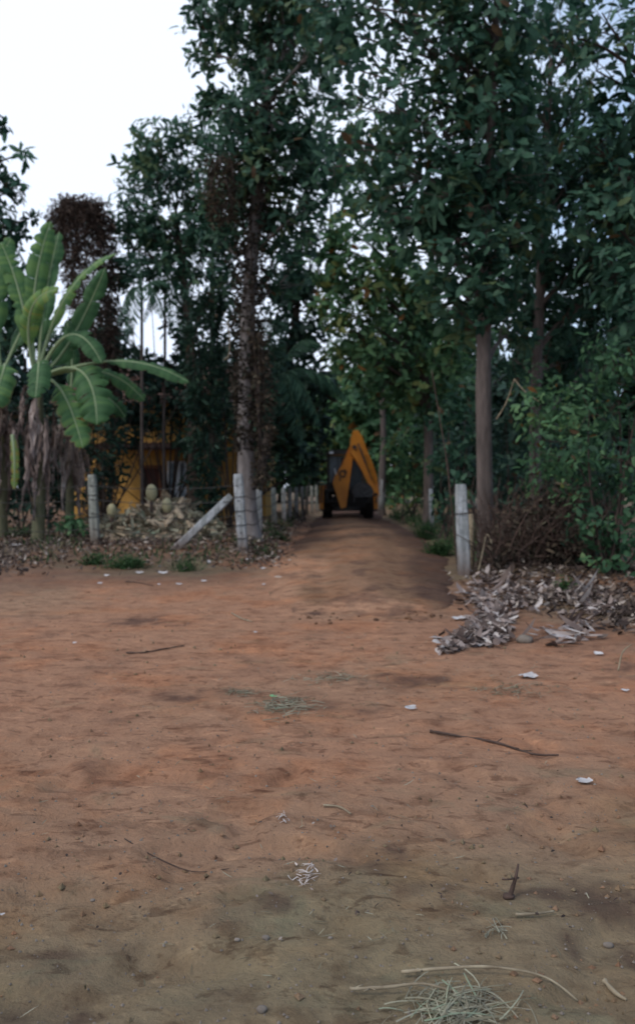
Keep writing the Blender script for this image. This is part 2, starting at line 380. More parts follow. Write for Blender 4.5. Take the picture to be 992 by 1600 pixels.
damp_px = [(230,968,70,8),(170,1120,45,12),(620,1064,75,13),(300,1082,75,9),(190,1078,40,8),(135,1197,36,9),(560,1108,40,8),(600,1338,38,20),(700,1385,26,22),(640,1385,40,14),
           (555,1315,22,14),(420,1415,34,12),(945,1410,70,34),(890,1470,30,30),(985,1480,30,40),(330,1435,40,16),(100,1500,45,26),(180,1465,40,16),(360,1560,60,28),(60,1570,60,30),
           (800,1395,50,14),(795,1265,24,9),(960,1300,60,12),(860,1390,40,10),(470,1098,50,8),(690,1140,30,7),(960,1560,50,30),(510,950,30,7),(640,962,30,6),(980,1040,50,12)]
dampW = []
for (a, b, c, d) in damp_px:
    p = gp(a, b); r1 = c/F*p[1]; r2 = abs(gp(a, b-d)[1]-gp(a, b+d)[1])/2; dampW.append((p[0], p[1], r1*1.15, r2*1.15))
def disturbed(X, Y):  # clod patches, plus painted shade at the verge and on the right
    e = np.zeros_like(X); nn = fbm(X*4, Y*4, 61, 5)*2.4; n2 = sst(-.15, .3, fbm(X*9, Y*6, 66, 4)*2)
    for (a, b, r1, r2) in dampW:
        q = np.sqrt(((X-a)/r1)**2+((Y-b)/r2)**2)+nn
        e = np.maximum(e, sst(1.25, .35, q))
    e = e*(.3+.7*n2)
    e = np.maximum(e, .4*sst(.2, .42, fbm(X*2.2, Y*3.1, 71, 5)*2)*sst(2, 9, Y)*.9)
    vg = sst(10.6, 13.2, Y+fbm(X*.9, Y*.9, 187, 4)*2.2)*(1-.92*np.exp(-((X+.35)/.75)**4)*sst(19, 16, Y))  # verge darkened in colour as shade below the trees
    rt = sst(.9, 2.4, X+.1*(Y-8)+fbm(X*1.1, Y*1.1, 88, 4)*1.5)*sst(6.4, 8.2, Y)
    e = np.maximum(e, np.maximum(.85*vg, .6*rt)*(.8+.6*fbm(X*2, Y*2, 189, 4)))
    return np.clip(e, 0, 1)*.72
def gtint(X, Y):
    t = .1+.9*sst(2.5, 5.2, Y+1.6*fbm(X*.6, Y*.6, 81, 4))
    t = t-.42*sst(6.5, 4.2, Y)*sst(-.1, .5, fbm(X*1.1, Y*1.1, 83))
    t = t-.55*sst(.0, .3, fbm(X*.45+4, Y*.35, 85, 4)*1.5)*sst(4, 8, Y)       # greyer drier patches
    t = t-.5*1.2*sst(11.6, 14.6, Y+fbm(X*.8, Y*.8, 87)*2)*(1-.9*np.exp(-((X+.75)/.8)**4))                          # tree shade put into the tint
    t = t-.6*sst(1.6, 3.6, X+.12*(Y-8)+fbm(X*.9, Y*.9, 88)*1.4)*sst(6.5, 9, Y)  # shade and damp on the right put into the tint
    t = t-.35*sst(11.5, 9.8, Y)*sst(8.6, 9.4, Y)*sst(-.6, .2, X)
    return np.clip(t, .0, 1)
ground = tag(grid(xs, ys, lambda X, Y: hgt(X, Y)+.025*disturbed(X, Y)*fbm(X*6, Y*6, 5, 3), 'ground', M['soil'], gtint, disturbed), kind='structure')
lt = np.linspace(-1, 1, 61); lyv = np.array(list(np.arange(9.15, 14, .05))+list(np.arange(14, 30, .12))+list(np.arange(30, 75, .6)))
def lane_z(t, y):
    x = laneL(y)+(laneR(y)-laneL(y))*(t+1)/2
    x = x+(.22*fbm(y*1.1, np.sign(t)*3, 91, 4)+.12*fbm(y*4, np.sign(t)*5, 92))*np.abs(t)**2*2
    prof = np.clip(1-np.abs(t)**2.2, 0, 1)
    front = sst(9.15, 10.1, y+.9*fbm(x*1.6, y*.9, 93, 4))
    lift = (.045+.10*sst(9.3, 11.5, y))*prof*front+.03*fbm(x*5, y*3, 95)*prof*front
    rut = -.035*(np.exp(-((t-.42)/.13)**2)+np.exp(-((t+.42)/.13)**2))*sst(9.8, 11, y)
    z = hgt(x, y)+.006+lift+rut-.05*(1-sst(0, .12, prof*front))
    return x, z
T2, Y2 = np.meshgrid(lt, lyv); X2, Z2 = lane_z(T2, Y2)
idx = np.arange(T2.size).reshape(T2.shape)
q = np.stack([idx[:-1, :-1], idx[:-1, 1:], idx[1:, 1:], idx[1:, :-1]], -1).reshape(-1, 4)
mb = MB()
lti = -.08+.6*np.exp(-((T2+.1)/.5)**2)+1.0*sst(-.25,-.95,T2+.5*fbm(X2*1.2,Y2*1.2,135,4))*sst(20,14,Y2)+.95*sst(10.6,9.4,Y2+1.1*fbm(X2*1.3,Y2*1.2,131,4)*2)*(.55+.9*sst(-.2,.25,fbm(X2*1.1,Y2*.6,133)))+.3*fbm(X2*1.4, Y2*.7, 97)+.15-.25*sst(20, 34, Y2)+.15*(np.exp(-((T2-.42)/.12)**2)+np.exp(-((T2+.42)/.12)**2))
led = np.clip(.8*sst(33, 42, Y2)+.95*sst(-.08,.12,fbm(X2*1.6,Y2*.3,123))*sst(9.7, 9.4, Y2+.4*fbm(X2*3, Y2, 98))+.38*sst(.6, 1, T2)+.2*sst(.7,1,-T2)+.5*sst(.15, .4, fbm(X2*3, Y2*2, 99)*2), 0, .9)  # far lane darkened in colour for the gloom beyond the machine
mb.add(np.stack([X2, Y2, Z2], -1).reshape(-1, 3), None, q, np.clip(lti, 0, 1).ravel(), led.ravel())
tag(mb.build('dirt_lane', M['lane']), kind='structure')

rng = np.random.default_rng(7)
# ------------------------------------------------------------------ fence posts and wires
def post_mesh(mb, base, top, w, rngk=0):
    base = np.array(base, float); top = np.array(top, float)
    ax = unit(top-base); side = unit(np.cross(ax, [0, 1, .001])); fw = np.cross(side, ax)
    Lh = np.linalg.norm(top-base); n = 14; c = .22
    sec = [(-1, -1+c), (-1+c, -1), (1-c, -1), (1, -1+c), (1, 1-c), (1-c, 1), (-1+c, 1), (-1, 1-c)]
    V = []
    for i in range(n):
        t = i/(n-1); ww = w/2*(1.06-.12*t)*(1 if i < n-1 else .86)
        for j, (a, b) in enumerate(sec):
            k = 1+.10*float(fbm(np.array([i*.9+rngk*7.7]), np.array([j*1.7]), 13, 3)[0])*2
            V.append(base+ax*Lh*(t if i < n-1 else 1.003)+side*a*ww*k+fw*b*ww*k)
    V.append(top+ax*w*.02)
    qd = [[i*8+j, i*8+(j+1) % 8, (i+1)*8+(j+1) % 8, (i+1)*8+j] for i in range(n-1) for j in range(8)]
    td = [[(n-1)*8+j, (n-1)*8+(j+1) % 8, n*8] for j in range(8)]
    mb.add(V, td, qd)
def add_post(bx, by, tx, ty, tz, w, label, mat='concrete', group='concrete posts of the wire fence', k=0, bands=(), name='fence_post'):
    g = G(bx, by)-.25
    r = thing(name, label, 'fence post', (bx, by, g+.25), group)
    mb = MB(); post_mesh(mb, (bx, by, g), (tx, ty, tz), w, k); part(mb, 'shaft', M[mat], r, smooth=False)
    for z in bands:
        t = (z-g)/(tz-g); c = np.array([bx+(tx-bx)*t, by+(ty-by)*t, z]); h = w/2*1.13
        p = [c+np.array([a*h, b*h, .006*a]) for a, b in ((-1, -1), (1, -1), (1, 1), (-1, 1), (-1, -1))]
        mb = MB(); mb.tube(p, .009, 5); part(mb, 'wire_tie', M['wire'], r)
    return (bx, by, g+.25), (tx, ty, tz)
def lerp_at(pb, pt, z):
    t = (z-pb[2])/(pt[2]-pb[2]); return np.array([pb[0]+(pt[0]-pb[0])*t, pb[1]+(pt[1]-pb[1])*t, z])
c0 = at(372, 741, 17); cb = at(381, 868, 17)
P_corner = add_post(cb[0], 17, c0[0], 17, c0[2], .2, 'thick concrete corner post propped by the slanting concrete brace', bands=(1.28, .98, .68, .4), k=1)
a0 = at(144, 742, 18.5); ab = at(151, 855, 18.5)
P_left = add_post(ab[0], 18.5, a0[0], 18.5, a0[2], .19, 'concrete post standing alone in front of the banana plants', k=2, bands=(1.3, .8), mat='concrete_old')
# slanting brace
e0 = at(268, 864, 17.0); e1 = at(361, 775, 17.12)
r = thing('concrete_brace', 'whitish concrete brace slanting up from the ground to the corner post', 'fence brace', (e0[0], e0[1], G(e0[0], e0[1])))
mb = MB(); post_mesh(mb, e0+np.array([-.2, 0, -.19]), e1, .16, 5); part(mb, 'shaft', M['concrete'], r, smooth=False)
lane_posts = [(405,21.5,762),(427,25,762),(443,28,762),(453,30.5,761),(462.5,33,761),(472,36,760),(480,39,759),(487,42,758),(494,45,757)]
ordn = ['first', 'second', 'third', 'fourth', 'fifth', 'sixth', 'seventh', 'eighth', 'ninth']
chain = [P_corner]
for i, (px, d, ty) in enumerate(lane_posts):
    t = at(px, ty, d); dx = rng.uniform(-.05, .05)
    chain.append(add_post(t[0]+dx, d, t[0], d, t[2], .15 if i != 1 else .16, f'{ordn[i]} concrete post behind the corner post in the row left of the lane', mat='concrete_old' if i in (1, 6, 7, 8) else 'concrete', k=i+10))
b1 = at(726, 898, 13.4); b2 = at(719, 757, 13.4)
P_right = add_post(b1[0], 13.4, b2[0], 13.4, b2[2], .19, 'big leaning concrete post in front of the brown tree trunk right of the lane', group='concrete posts right of the lane', bands=(1.05,), k=31)
b3 = at(674, 832, 26)
P_right2 = add_post(b3[0], 26, b3[0]-.03, 26, 1.42, .13, 'narrow concrete post half hidden in bushes right of the lane', group='concrete posts right of the lane', k=32)
sb = at(737, 852, 13.9)
r = thing('wooden_stake', 'short weathered wooden stake beside the big leaning post', 'stake', (sb[0], 13.9, G(sb[0], 13.9)))
mb = MB(); mb.tube([(sb[0], 13.9, G(sb[0], 13.9)-.15), (sb[0]-.01, 13.9, .6), (sb[0]-.02, 13.9, 1.02)], [.06, .055, .045], 7, wob=.2); part(mb, 'shaft', M['stick'], r)
# wires
def wire(pts, label, group, seed):
    rg = np.random.default_rng(seed); pts = [np.array(p) for p in pts]; path = []
    for a, b in zip(pts[:-1], pts[1:]):
        n = 14; L = np.linalg.norm(b-a)
        for i in range(n):
            t = i/n; p = a+(b-a)*t; p[2] -= 4*t*(1-t)*.022*L*rg.uniform(.9, 1.1); path.append(p)
    path.append(pts[-1]); path = np.array(path)
    mb = MB(); mb.tube(path, .008, 4)
    seg = np.linalg.norm(np.diff(path, axis=0), axis=1); cum = np.r_[0, np.cumsum(seg)]
    for s in np.arange(.1, cum[-1], .16):
        p = np.array([np.interp(s, cum, path[:, k]) for k in range(3)])
        for _ in range(2):
            d = unit(rg.normal(size=3))*.022; mb.tube([p-d, p+d], .003, 3, cap=False)
    o = mb.build('barbed_wire', M['wire']); tag(o, label, 'barbed wire', group)
hs = [1.52, 1.2, .88, .52]; nm = ['top', 'second', 'third', 'lowest']
for i, z in enumerate(hs):
    lft = np.array([-9.6, 19.6, z+.02])
    pl = lerp_at(*P_left, z)-np.array([0, .105, 0]); pc = lerp_at(*P_corner, z)-np.array([0, .115, 0])
    wire([lft, pl, pc], f'{nm[i]} strand of barbed wire between the lone post and the corner post', 'barbed wire strands of the front fence', 40+i)
for i, z in enumerate([1.3, 1.0, .7]):
    wire([lerp_at(*P_corner, z)+np.array([.12, .05, 0])]+[lerp_at(*c, min(z, 1.38))+np.array([.095, 0, 0]) for c in chain[1:]], f'{nm[i] if i < 2 else "lowest"} strand of barbed wire on the row of posts left of the lane', 'barbed wire strands along the lane', 60+i)

# ------------------------------------------------------------------ vegetation builders
def tints(n, rg, lo=.1, hi=.9, brown=.02):
    t = rg.uniform(lo, hi, n); t[rg.random(n) < brown] = 1.; return t
def rosettes(mb, C, A, k, L, W, rg, tlo=.1, thi=.9, brown=.02, spread=(.9, 1.75), droop=.25, simple=False, jit=.06):
    n = len(C); C = np.repeat(C, k, 0); A = unit(np.repeat(A, k, 0))
    az = np.tile(np.arange(k)*2*PI/k, n)+np.repeat(rg.uniform(0, 6.28, n), k)+rg.normal(0, .35, n*k)
    ref = np.where(np.abs(A[:, 2:3]) < .9, np.array([[0, 0, 1.]]), np.array([[1., 0, 0]]))
    U = unit(np.cross(A, ref)); V = np.cross(A, U)
    R = U*np.cos(az)[:, None]+V*np.sin(az)[:, None]
    sp = rg.uniform(spread[0], spread[1], n*k)
    D = A*np.cos(sp)[:, None]+R*np.sin(sp)[:, None]
    Nn = A*np.sin(sp)[:, None]-R*np.cos(sp)[:, None]+rg.normal(0, .25, (n*k, 3))
    ct = np.repeat(rg.uniform(tlo, thi, n), k)+rg.normal(0, .12, n*k)
    ct = np.clip(ct, 0, .93); ct[rg.random(n*k) < brown] = 1.
    sz = rg.uniform(.45, 1.2, n*k)
    P = C+rg.normal(0, jit, C.shape)+R*.02
    mb.leaves(P, D, Nn, L*sz, W*sz, ct, droop*rg.uniform(.3, 1.6, n*k), simple)
def clump_points(c, r, n, rg):
    d = unit(rg.normal(size=(n, 3))); u = rg.uniform(.12, 1, n)**.45
    lump = 1+.5*fbm(d[:, 0]*1.7+c[0], d[:, 2]*1.7+c[1]+d[:, 1], 17, 3)*2*.6
    return c+d*r*(u*lump)[:, None], d
DENS = 1.85
def tree(name, label, cat, trunk, radii, clumps, leaf, L, W, k=6, dens=24, bark='bark', group=None, seed=0, brown=.02, tl=(.1, .9), droop=.25, simple=False, limb=.3, twig=.25, nside=10, spread=(.9, 1.75), up=.45, flare=True):
    """trunk: world points from the ground up; clumps: (px, py, depth, radius_px[, density factor])"""
    rg = np.random.default_rng(seed); tp = smoothpath(trunk, 7)
    rr = np.interp(np.linspace(0, 1, len(tp)), np.linspace(0, 1, len(radii)), radii)
    if flare: rr = rr*(1+.45*np.exp(-np.maximum(tp[:, 2]-tp[0, 2]-.15, 0)/.22))
    root = thing(name, label, cat, tuple(trunk[0]), group)
    mt = MB(); mt.tube(tp, rr, nside, wob=.12, seed=seed*3.3)
    mc = MB(); ml = MB()
    for cl in clumps:
        px, py, d, r = cl[:4]; f = cl[4] if len(cl) > 4 else 1
        c = at(px, py, d); rm = r/F*d
        n = max(5, int(dens*DENS*rm*rm*f*(.3/L)**2*1.6))
        C, dd = clump_points(c, np.array([rm, rm*1.0, rm*.95]), n, rg)
        C = C[C[:, 2] > .25]; 
        if len(C) == 0: continue
        A = unit(unit(C-c)+np.array([0, 0, up])+rg.normal(0, .35, C.shape)); sh = rg.normal(0, .16)
        rosettes(mc, C, A, k, L*rg.uniform(.8, 1.25), W*rg.uniform(.85, 1.2), rg, tl[0]+sh, tl[1]+sh, brown, spread, droop, simple)
        if limb:
            zt = c[2]-rm*.7-np.linalg.norm(tp[:, :2]-c[:2], axis=1)*.35
            i = int(np.argmin(np.abs(tp[:, 2]-zt))); a = tp[i]; L0 = np.linalg.norm(c-a)
            m_ = a+(c-a)*.5+np.array([0, 0, .12*L0])+rg.normal(0, .06*L0, 3)
            r0 = min(rr[i]*.55, .018+.022*L0)
            bp = bez(a, m_, c, 8); ml.tube(bp, np.linspace(r0, r0*.3, 8), 6, cap=False)
            sel = np.where(rg.random(len(C)) < twig)[0][:26]
            for s_ in sel:
                b0 = bp[rg.integers(4, 8)]; mm = (b0+C[s_])/2+rg.normal(0, .08*rm, 3)
                ml.tube(bez(b0, mm, C[s_], 5), np.linspace(max(r0*.28, .008), .004, 5), 4, cap=False)
    part(mt, 'trunk', M[bark], root)
    if ml.n: part(ml, 'limbs', M[bark], root)
    part(mc, 'crown', M[leaf], root)
    return root
def gpt(px, d, dz=-.15):
    X = (px-496)/F*d; return np.array([X, d, G(X, d)+dz])

# ------------------------------------------------------------------ main trees
tree('tall_tree', 'tallest tree, its pale grey lower trunk rising right behind the corner post', 'tree',
     [gpt(391, 20), at(386, 760, 20), at(384, 660, 20), at(388, 480, 20), at(402, 300, 20.2), at(418, 120, 20.4), at(430, -60, 20.6)], [.25, .22, .21, .18, .15, .1, .05],
     [(340,30,21,52),(395,10,20,75),(455,60,20,75),(470,-30,20,90),(410,95,21,60),(350,175,20.5,42),(322,160,20.5,30),(430,180,20,72),(375,215,20,58),(470,250,20,62),(410,290,20,66),(355,300,20.5,45),(430,360,20.5,52),(350,380,20,40,.7),(478,330,20,45,.8),(450,430,20.5,40,.7),(510,60,19,50),(325,85,21,28)],
     'leaf_teal', .28, .125, k=7, dens=24, bark='bark_pale', seed=3, brown=.012)
tree('broadleaf_tree', 'rounded dark broadleaf tree behind the banana plants with its crown against the white sky', 'tree',
     [gpt(303, 27), at(300, 640, 27), at(292, 480, 27), at(275, 330, 27)], [.2, .17, .13, .06],
     [(245,225,27,42),(225,262,27,36),(290,215,27,32),(215,325,27,45),(265,290,27,55),(320,290,27,52),(330,235,27,30),(190,345,27,22),(240,365,27,50),(300,360,27,52),(200,385,26.5,25,.8),(345,345,27,45),(270,410,26.5,34,.7),(320,425,26.5,30,.6),(350,440,26.5,25,.5)],
     'leaf_teal', .34, .14, k=7, dens=26, bark='bark_dark', seed=5, brown=.008)
tree('teak_tree', 'straight brown-barked tree just behind the big leaning post right of the lane', 'tree',
     [gpt(760, 15), at(757, 760, 15), at(755, 600, 15), at(757, 470, 15), at(762, 300, 15.1), at(772, 100, 15.2), at(778, -90, 15.2)], [.165, .15, .145, .125, .10, .07, .04],
     [(700,90,15,75),(770,40,15,85),(640,60,15,60,.7),(620,170,14.5,60,.7),(690,200,15,75),(770,160,15,80),(720,290,15,70),(790,260,15,75),(640,270,15,55,.8),(660,350,15.3,55),(750,370,15.6,55),(600,330,15.5,38,.7),(810,360,15,55),(690,440,15.5,45,.7),(700,-40,15,90),(560,110,15.5,50,.6),(580,10,15,65,.8),(530,50,16,45,.75),(560,220,16,52,.55),(610,250,16,50,.65),(540,160,17,48,.5),(520,260,18,45,.35),(590,320,17,45,.55),(500,20,17,45,.75),(745,330,14.2,34),(775,390,14.2,34),(738,440,14.3,30),(772,470,14.3,30),(690,300,14.3,45,.7),(760,470,14.4,34,.8),(735,520,15.6,30,.7),(700,480,15,36,.6),(680,400,14.5,40,.7),(730,440,16.5,50),(790,440,16.5,50),(800,520,17,46,.8),(700,330,16.5,60),(780,100,17,80),(830,360,16.5,50),(720,400,14.3,34,.8),(775,420,14.3,36,.7)],
     'leaf_teal', .27, .14, k=6, dens=22, bark='bark', seed=8, tl=(.1, .9), brown=.01, twig=.35)
tree('slender_tree', 'slimmer reddish trunk standing to the right behind the straight brown tree', 'tree',
     [gpt(836, 18), at(836, 640, 18), at(842, 480, 18), at(850, 300, 18), at(860, 100, 18)], [.14, .125, .11, .08, .05],
     [(870,60,18,75),(850,170,18,80),(900,170,18,60),(900,280,18,80),(850,300,18,60),(980,40,18,50,.5),(960,260,17.5,70),(840,420,18.3,55),(900,400,18,65),(960,380,17,70),(900,480,18,60),(830,500,18.5,42),(800,560,18.6,40),(930,460,20,75),(860,560,20,65),(940,560,20,75),(800,460,20,60),(990,440,19,80),(870,10,20,50),(820,250,20,70),(950,260,20,70)],
     'leaf_teal', .28, .14, k=6, dens=20, bark='bark', seed=13, brown=.01, tl=(.05, .75))
tree('broadleaf_tree', 'dark leafy tree at the right edge whose branches fill the upper right corner', 'tree',
     [gpt(1030, 14), at(1028, 600, 14), at(1015, 350, 14), at(1000, 100, 14)], [.2, .17, .13, .08],
     [(940,20,14,60,.4),(1000,80,14,70,.5),(930,110,14,50,.3),(980,200,14,75),(930,230,14,55),(1000,320,14,90),(940,340,14,60),(960,430,13.5,60),(1010,480,13,80),(900,60,14,40,.6)],
     'leaf_teal', .26, .135, k=6, dens=20, bark='bark_dark', seed=17, brown=.008, tl=(.05, .8))
tree('broadleaf_tree', 'light green large-leaved tree arching over the lane from the right, above the backhoe', 'tree',
     [gpt(668, 27), at(668, 640, 27), at(650, 520, 27), at(620, 420, 26.8), at(600, 300, 26.5)], [.17, .15, .12, .09, .05],
     [(560,300,26,45,.5),(600,370,26,50,.8),(520,420,26,36,.8),(500,380,26,34,.7),(545,430,26,45,.8),(590,450,26,50),(640,440,26.5,50),(520,480,26,38),(560,520,26,52),(620,530,26.5,55),(670,510,27,45),(530,560,26.5,32),(590,590,27,48),(650,600,27,50),(540,360,26,40,.6),(600,230,25,40,.35),(540,250,25,45,.35),(700,570,26,40),(690,640,27,36),(700,520,28,48),(720,600,28,45),(740,520,28,45),(650,480,28,45),(580,400,28,40,.4)],
     'leaf_light', .34, .18, k=6, dens=24, bark='bark', seed=23, brown=.015, tl=(.1, .95))
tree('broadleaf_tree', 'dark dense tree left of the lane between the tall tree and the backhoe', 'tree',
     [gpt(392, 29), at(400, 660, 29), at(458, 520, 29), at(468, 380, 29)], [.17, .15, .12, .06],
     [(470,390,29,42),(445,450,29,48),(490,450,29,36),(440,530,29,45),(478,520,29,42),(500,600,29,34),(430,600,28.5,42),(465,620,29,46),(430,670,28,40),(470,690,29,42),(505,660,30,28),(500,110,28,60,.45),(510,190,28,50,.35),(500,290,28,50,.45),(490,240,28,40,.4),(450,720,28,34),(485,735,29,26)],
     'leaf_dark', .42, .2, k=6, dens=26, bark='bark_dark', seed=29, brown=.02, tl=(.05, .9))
tree('broadleaf_tree', 'half-seen tree at the left edge with sprays of leaves against the white sky', 'tree',
     [gpt(-70, 25), at(-66, 500, 25), at(-40, 280, 25), at(-10, 180, 25)], [.2, .16, .1, .04],
     [(-15,260,25,32),(5,300,25,28),(-20,340,25,48),(12,355,25,26),(25,290,25,12),(38,243,25,9,1.2),(2,195,25,8),(47,342,25,10,1.4),(-30,420,25,60),(5,400,25,35),(20,440,25,40),(-10,500,25,60),(30,520,25,40)],
     'leaf_teal', .34, .15, k=6, dens=26, bark='bark_dark', seed=31, tl=(.02, .6))
tree('slender_tree', 'thin pale-barked tree standing at the lane edge right of the backhoe', 'tree',
     [gpt(595, 41), at(597, 740, 41), at(599, 690, 41), at(597, 600, 41), at(602, 520, 41)], [.21, .18, .15, .12, .06],
     [(610,560,41,40),(640,540,41,36),(580,540,41,36),(630,600,41,30),(610,500,41,30)],
     'leaf_mid', .45, .24, k=6, dens=24, bark='bark', seed=37, tl=(.1, .9))
pt = bpy.data.objects.get('slender_tree.001'); mb = MB(); g0 = gpt(595, 41, .02)
_a = at(597, 740, 41); mb.tube([g0, g0*.5+_a*.5, _a], [.225, .185, .17], 14); o_ = mb.build('painted_foot', M['bark_white'], None, loc=np.array(pt.location)); o_.location = (0, 0, 0); o_.parent = pt
# trees beyond the end of the lane
far = [(500,58,640,700,'leaf_light',95,'light green tree closing the end of the lane behind the cab'),(560,62,600,680,'leaf_light',100,'rounded light green tree straight behind the tip of the raised boom'),
       (625,55,600,690,'leaf_mid',95,'mid green tree beyond the pale-barked tree at the lane end'),(690,48,600,680,'leaf_mid',95,'green tree behind the narrow post right of the lane'),
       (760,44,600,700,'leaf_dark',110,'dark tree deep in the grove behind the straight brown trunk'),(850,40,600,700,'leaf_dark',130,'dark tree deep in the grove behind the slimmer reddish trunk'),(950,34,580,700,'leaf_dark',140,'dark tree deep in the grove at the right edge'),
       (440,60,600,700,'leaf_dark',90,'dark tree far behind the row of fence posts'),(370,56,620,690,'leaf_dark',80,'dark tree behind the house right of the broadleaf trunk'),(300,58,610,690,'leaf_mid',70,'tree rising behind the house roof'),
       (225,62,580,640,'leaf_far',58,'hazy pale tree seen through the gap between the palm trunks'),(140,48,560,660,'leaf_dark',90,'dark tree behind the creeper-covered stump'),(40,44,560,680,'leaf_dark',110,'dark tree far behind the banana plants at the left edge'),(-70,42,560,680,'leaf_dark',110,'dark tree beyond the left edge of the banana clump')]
for i, (px, d, ytop, ylow, lf, rp, lab) in enumerate(far):
    rg = np.random.default_rng(100+i); cl = []
    for k in range(7):
        a = rg.uniform(-1, 1); cl.append((px+a*rp*.55, rg.uniform(ytop-30, ylow), d+rg.uniform(-2, 2), rp*rg.uniform(.45, .62)))
    cl += [(px-rp*.4, 735, d, rp*.5, 1.2), (px+rp*.4, 735, d, rp*.5, 1.2), (px, 700, d+2, rp*.75, 1.2), (px+rp*.5, 640, d+2, rp*.6), (px-rp*.5, 640, d+2, rp*.6)]
    tree('far_tree', lab, 'tree', [gpt(px, d), at(px+rg.uniform(-8, 8), 660, d), at(px, ytop, d)], [.25, .2, .08], cl, lf, .6, .34, k=5, dens=20, bark='bark_dark', seed=200+i, group='trees closing off the background', twig=.05)

# ------------------------------------------------------------------ climbers on trunks
def sheath(name, label, path, rad, n, leaf, L, W, seed, k=5, hang=.6, lumpy=1.1, cat='climbing plant', tl=(.1, .9)):
    rg = np.random.default_rng(seed); P = smoothpath(path, 8); R = np.interp(np.linspace(0, 1, len(P)), np.linspace(0, 1, len(rad)), rad)
    root = thing(name, label, cat, tuple(P[0]))
    mb = MB(); t = rg.uniform(0, len(P)-1.001, n); i = t.astype(int); f = (t-i)[:, None]
    c = P[i]*(1-f)+P[i+1]*f; r = R[i]
    a = rg.uniform(0, 2*PI, n); d = np.c_[np.cos(a), np.sin(a), rg.normal(0, .25, n)]
    lump = 1+lumpy*fbm(a*1.2, t*.6, seed, 3)
    C = c+d*(r*rg.uniform(.55, 1.05, n)*lump)[:, None]
    A = unit(d+np.array([0, 0, -hang])+rg.normal(0, .3, d.shape))
    rosettes(mb, C, A, k, L, W, rg, tl[0], tl[1], .04, (.3, 1.3), .2)
    ms = MB()
    for s_ in range(5):
        a0 = rg.uniform(0, 6.28); tw = rg.uniform(-.25, .25); rr = R*rg.uniform(.5, .85)
        ang = a0+np.arange(len(P))*tw
        ms.tube(P+np.c_[np.cos(ang)*rr, np.sin(ang)*rr, np.zeros(len(P))], .022, 5)
    part(ms, 'vine_stems', M['bark_dark'], root); part(mb, 'vine_leaves', M[leaf], root)
    return root
sheath('climbing_vine', 'dark withered vine wrapping the upper trunk of the tall tree', [at(386, 700, 20), at(385, 640, 20), at(386, 560, 20), at(390, 450, 20), at(402, 320, 20.2), at(415, 170, 20.4)], [.2, .26, .36, .42, .45, .35], 1300, 'leaf_brown', .13, .065, 41, tl=(0, .6))
sheath('climbing_vine', 'strand of withered vine hanging down the right side of the tall tree trunk', [at(407, 760, 19.7), at(410, 700, 19.7), at(411, 620, 19.7), at(402, 520, 19.7)], [.10, .16, .2, .2], 240, 'leaf_brown', .13, .07, 43)
sheath('climbing_vine', 'clump of brown dead vine hanging high in the crown of the tall tree', [at(350, 345, 19), at(345, 300, 19), at(350, 250, 19.2)], [.2, .42, .3], 260, 'leaf_brown', .14, .06, 47, hang=1.4)
sheath('creeper_covered_stump', 'bulky dead palm stump smothered in rusty brown creeper, against the sky above the banana leaves', [gpt(158, 26), at(155, 620, 26), at(150, 520, 26), at(140, 430, 26), at(130, 370, 26), at(127, 340, 26), at(126, 322, 26)], [.5, .6, .65, .85, 1.0, .9, .4], 4600, 'leaf_rust', .2, .05, 53, hang=1.4, lumpy=.4, cat='creeper-clad stump', tl=(.1, .8))
sheath('creeper_column', 'dark green creeper column hanging beside the left of the tall tree trunk', [gpt(325, 23), at(322, 680, 23), at(320, 600, 23), at(318, 520, 23), at(330, 460, 23)], [.3, .42, .5, .5, .3], 800, 'leaf_dark', .24, .09, 59, hang=1.2, tl=(.1, .95))
# a hanging pale liana loop
mb = MB(); mb.tube(smoothpath([at(356, 500, 19.6), at(359, 535, 19.6), at(357, 556, 19.6), at(350, 562, 19.6)], 6), .014, 5); tag(mb.build('liana', M['stick']), 'hooked bare liana dangling left of the tall tree trunk', 'liana')

# ------------------------------------------------------------------ palms
def frond(mb, P, W, rg, tint=(.1, .8), hang=.5, nl=34):
    T = unit(np.gradient(P, axis=0)); n = len(P)
    mb.tube(P, np.linspace(.028, .006, n), 5, tint=.75)
    t = np.linspace(.18, 1, nl); idx = t*(n-1); i = np.minimum(idx.astype(int), n-2); f = (idx-i)[:, None]
    base = P[i]*(1-f)+P[i+1]*f; tg = T[i]
    prof = np.sin(np.clip((t-.1)/.95, 0, 1)*PI*.85+.35)
    for s in (-1, 1):
        side = unit(np.cross(tg, [0, 0, 1.]))*s
        D = unit(side+tg*.55+np.array([0, 0, -hang])+rg.normal(0, .1, side.shape))
        mb.leaves(base, D, np.cross(D, tg)*s+rg.normal(0, .15, D.shape), W*prof*rg.uniform(.85, 1.1, nl), .05, rg.uniform(tint[0], tint[1], nl), .35)
def palm(label, px, d, ytop, tips, r, seed, leaf='leaf_teal', W=.55, name='areca_palm', group='areca palms behind the banana plants', px0=None):
    rg = np.random.default_rng(seed); b = gpt(px0 or px, d); t = at(px, ytop, d)
    root = thing(name, label, 'palm tree', tuple(b), group)
    path = smoothpath([b, b+(t-b)*.35+rg.normal(0, .04, 3), b+(t-b)*.7, t], 8)
    mb = MB(); mb.tube(path, np.linspace(r, r*.75, len(path))*(1+.05*(np.arange(len(path)) % 2)), 9); part(mb, 'trunk', M['bark'], root)
    for (x, y, dd) in tips:
        e = at(x, y, d+dd); m = (t+e)/2; m[2] = max(t[2], e[2])+.35*np.linalg.norm((e-t)[:2])
        mb = MB(); frond(mb, bez(t, m, e, 14), W, rg); part(mb, 'frond', M[leaf], root)
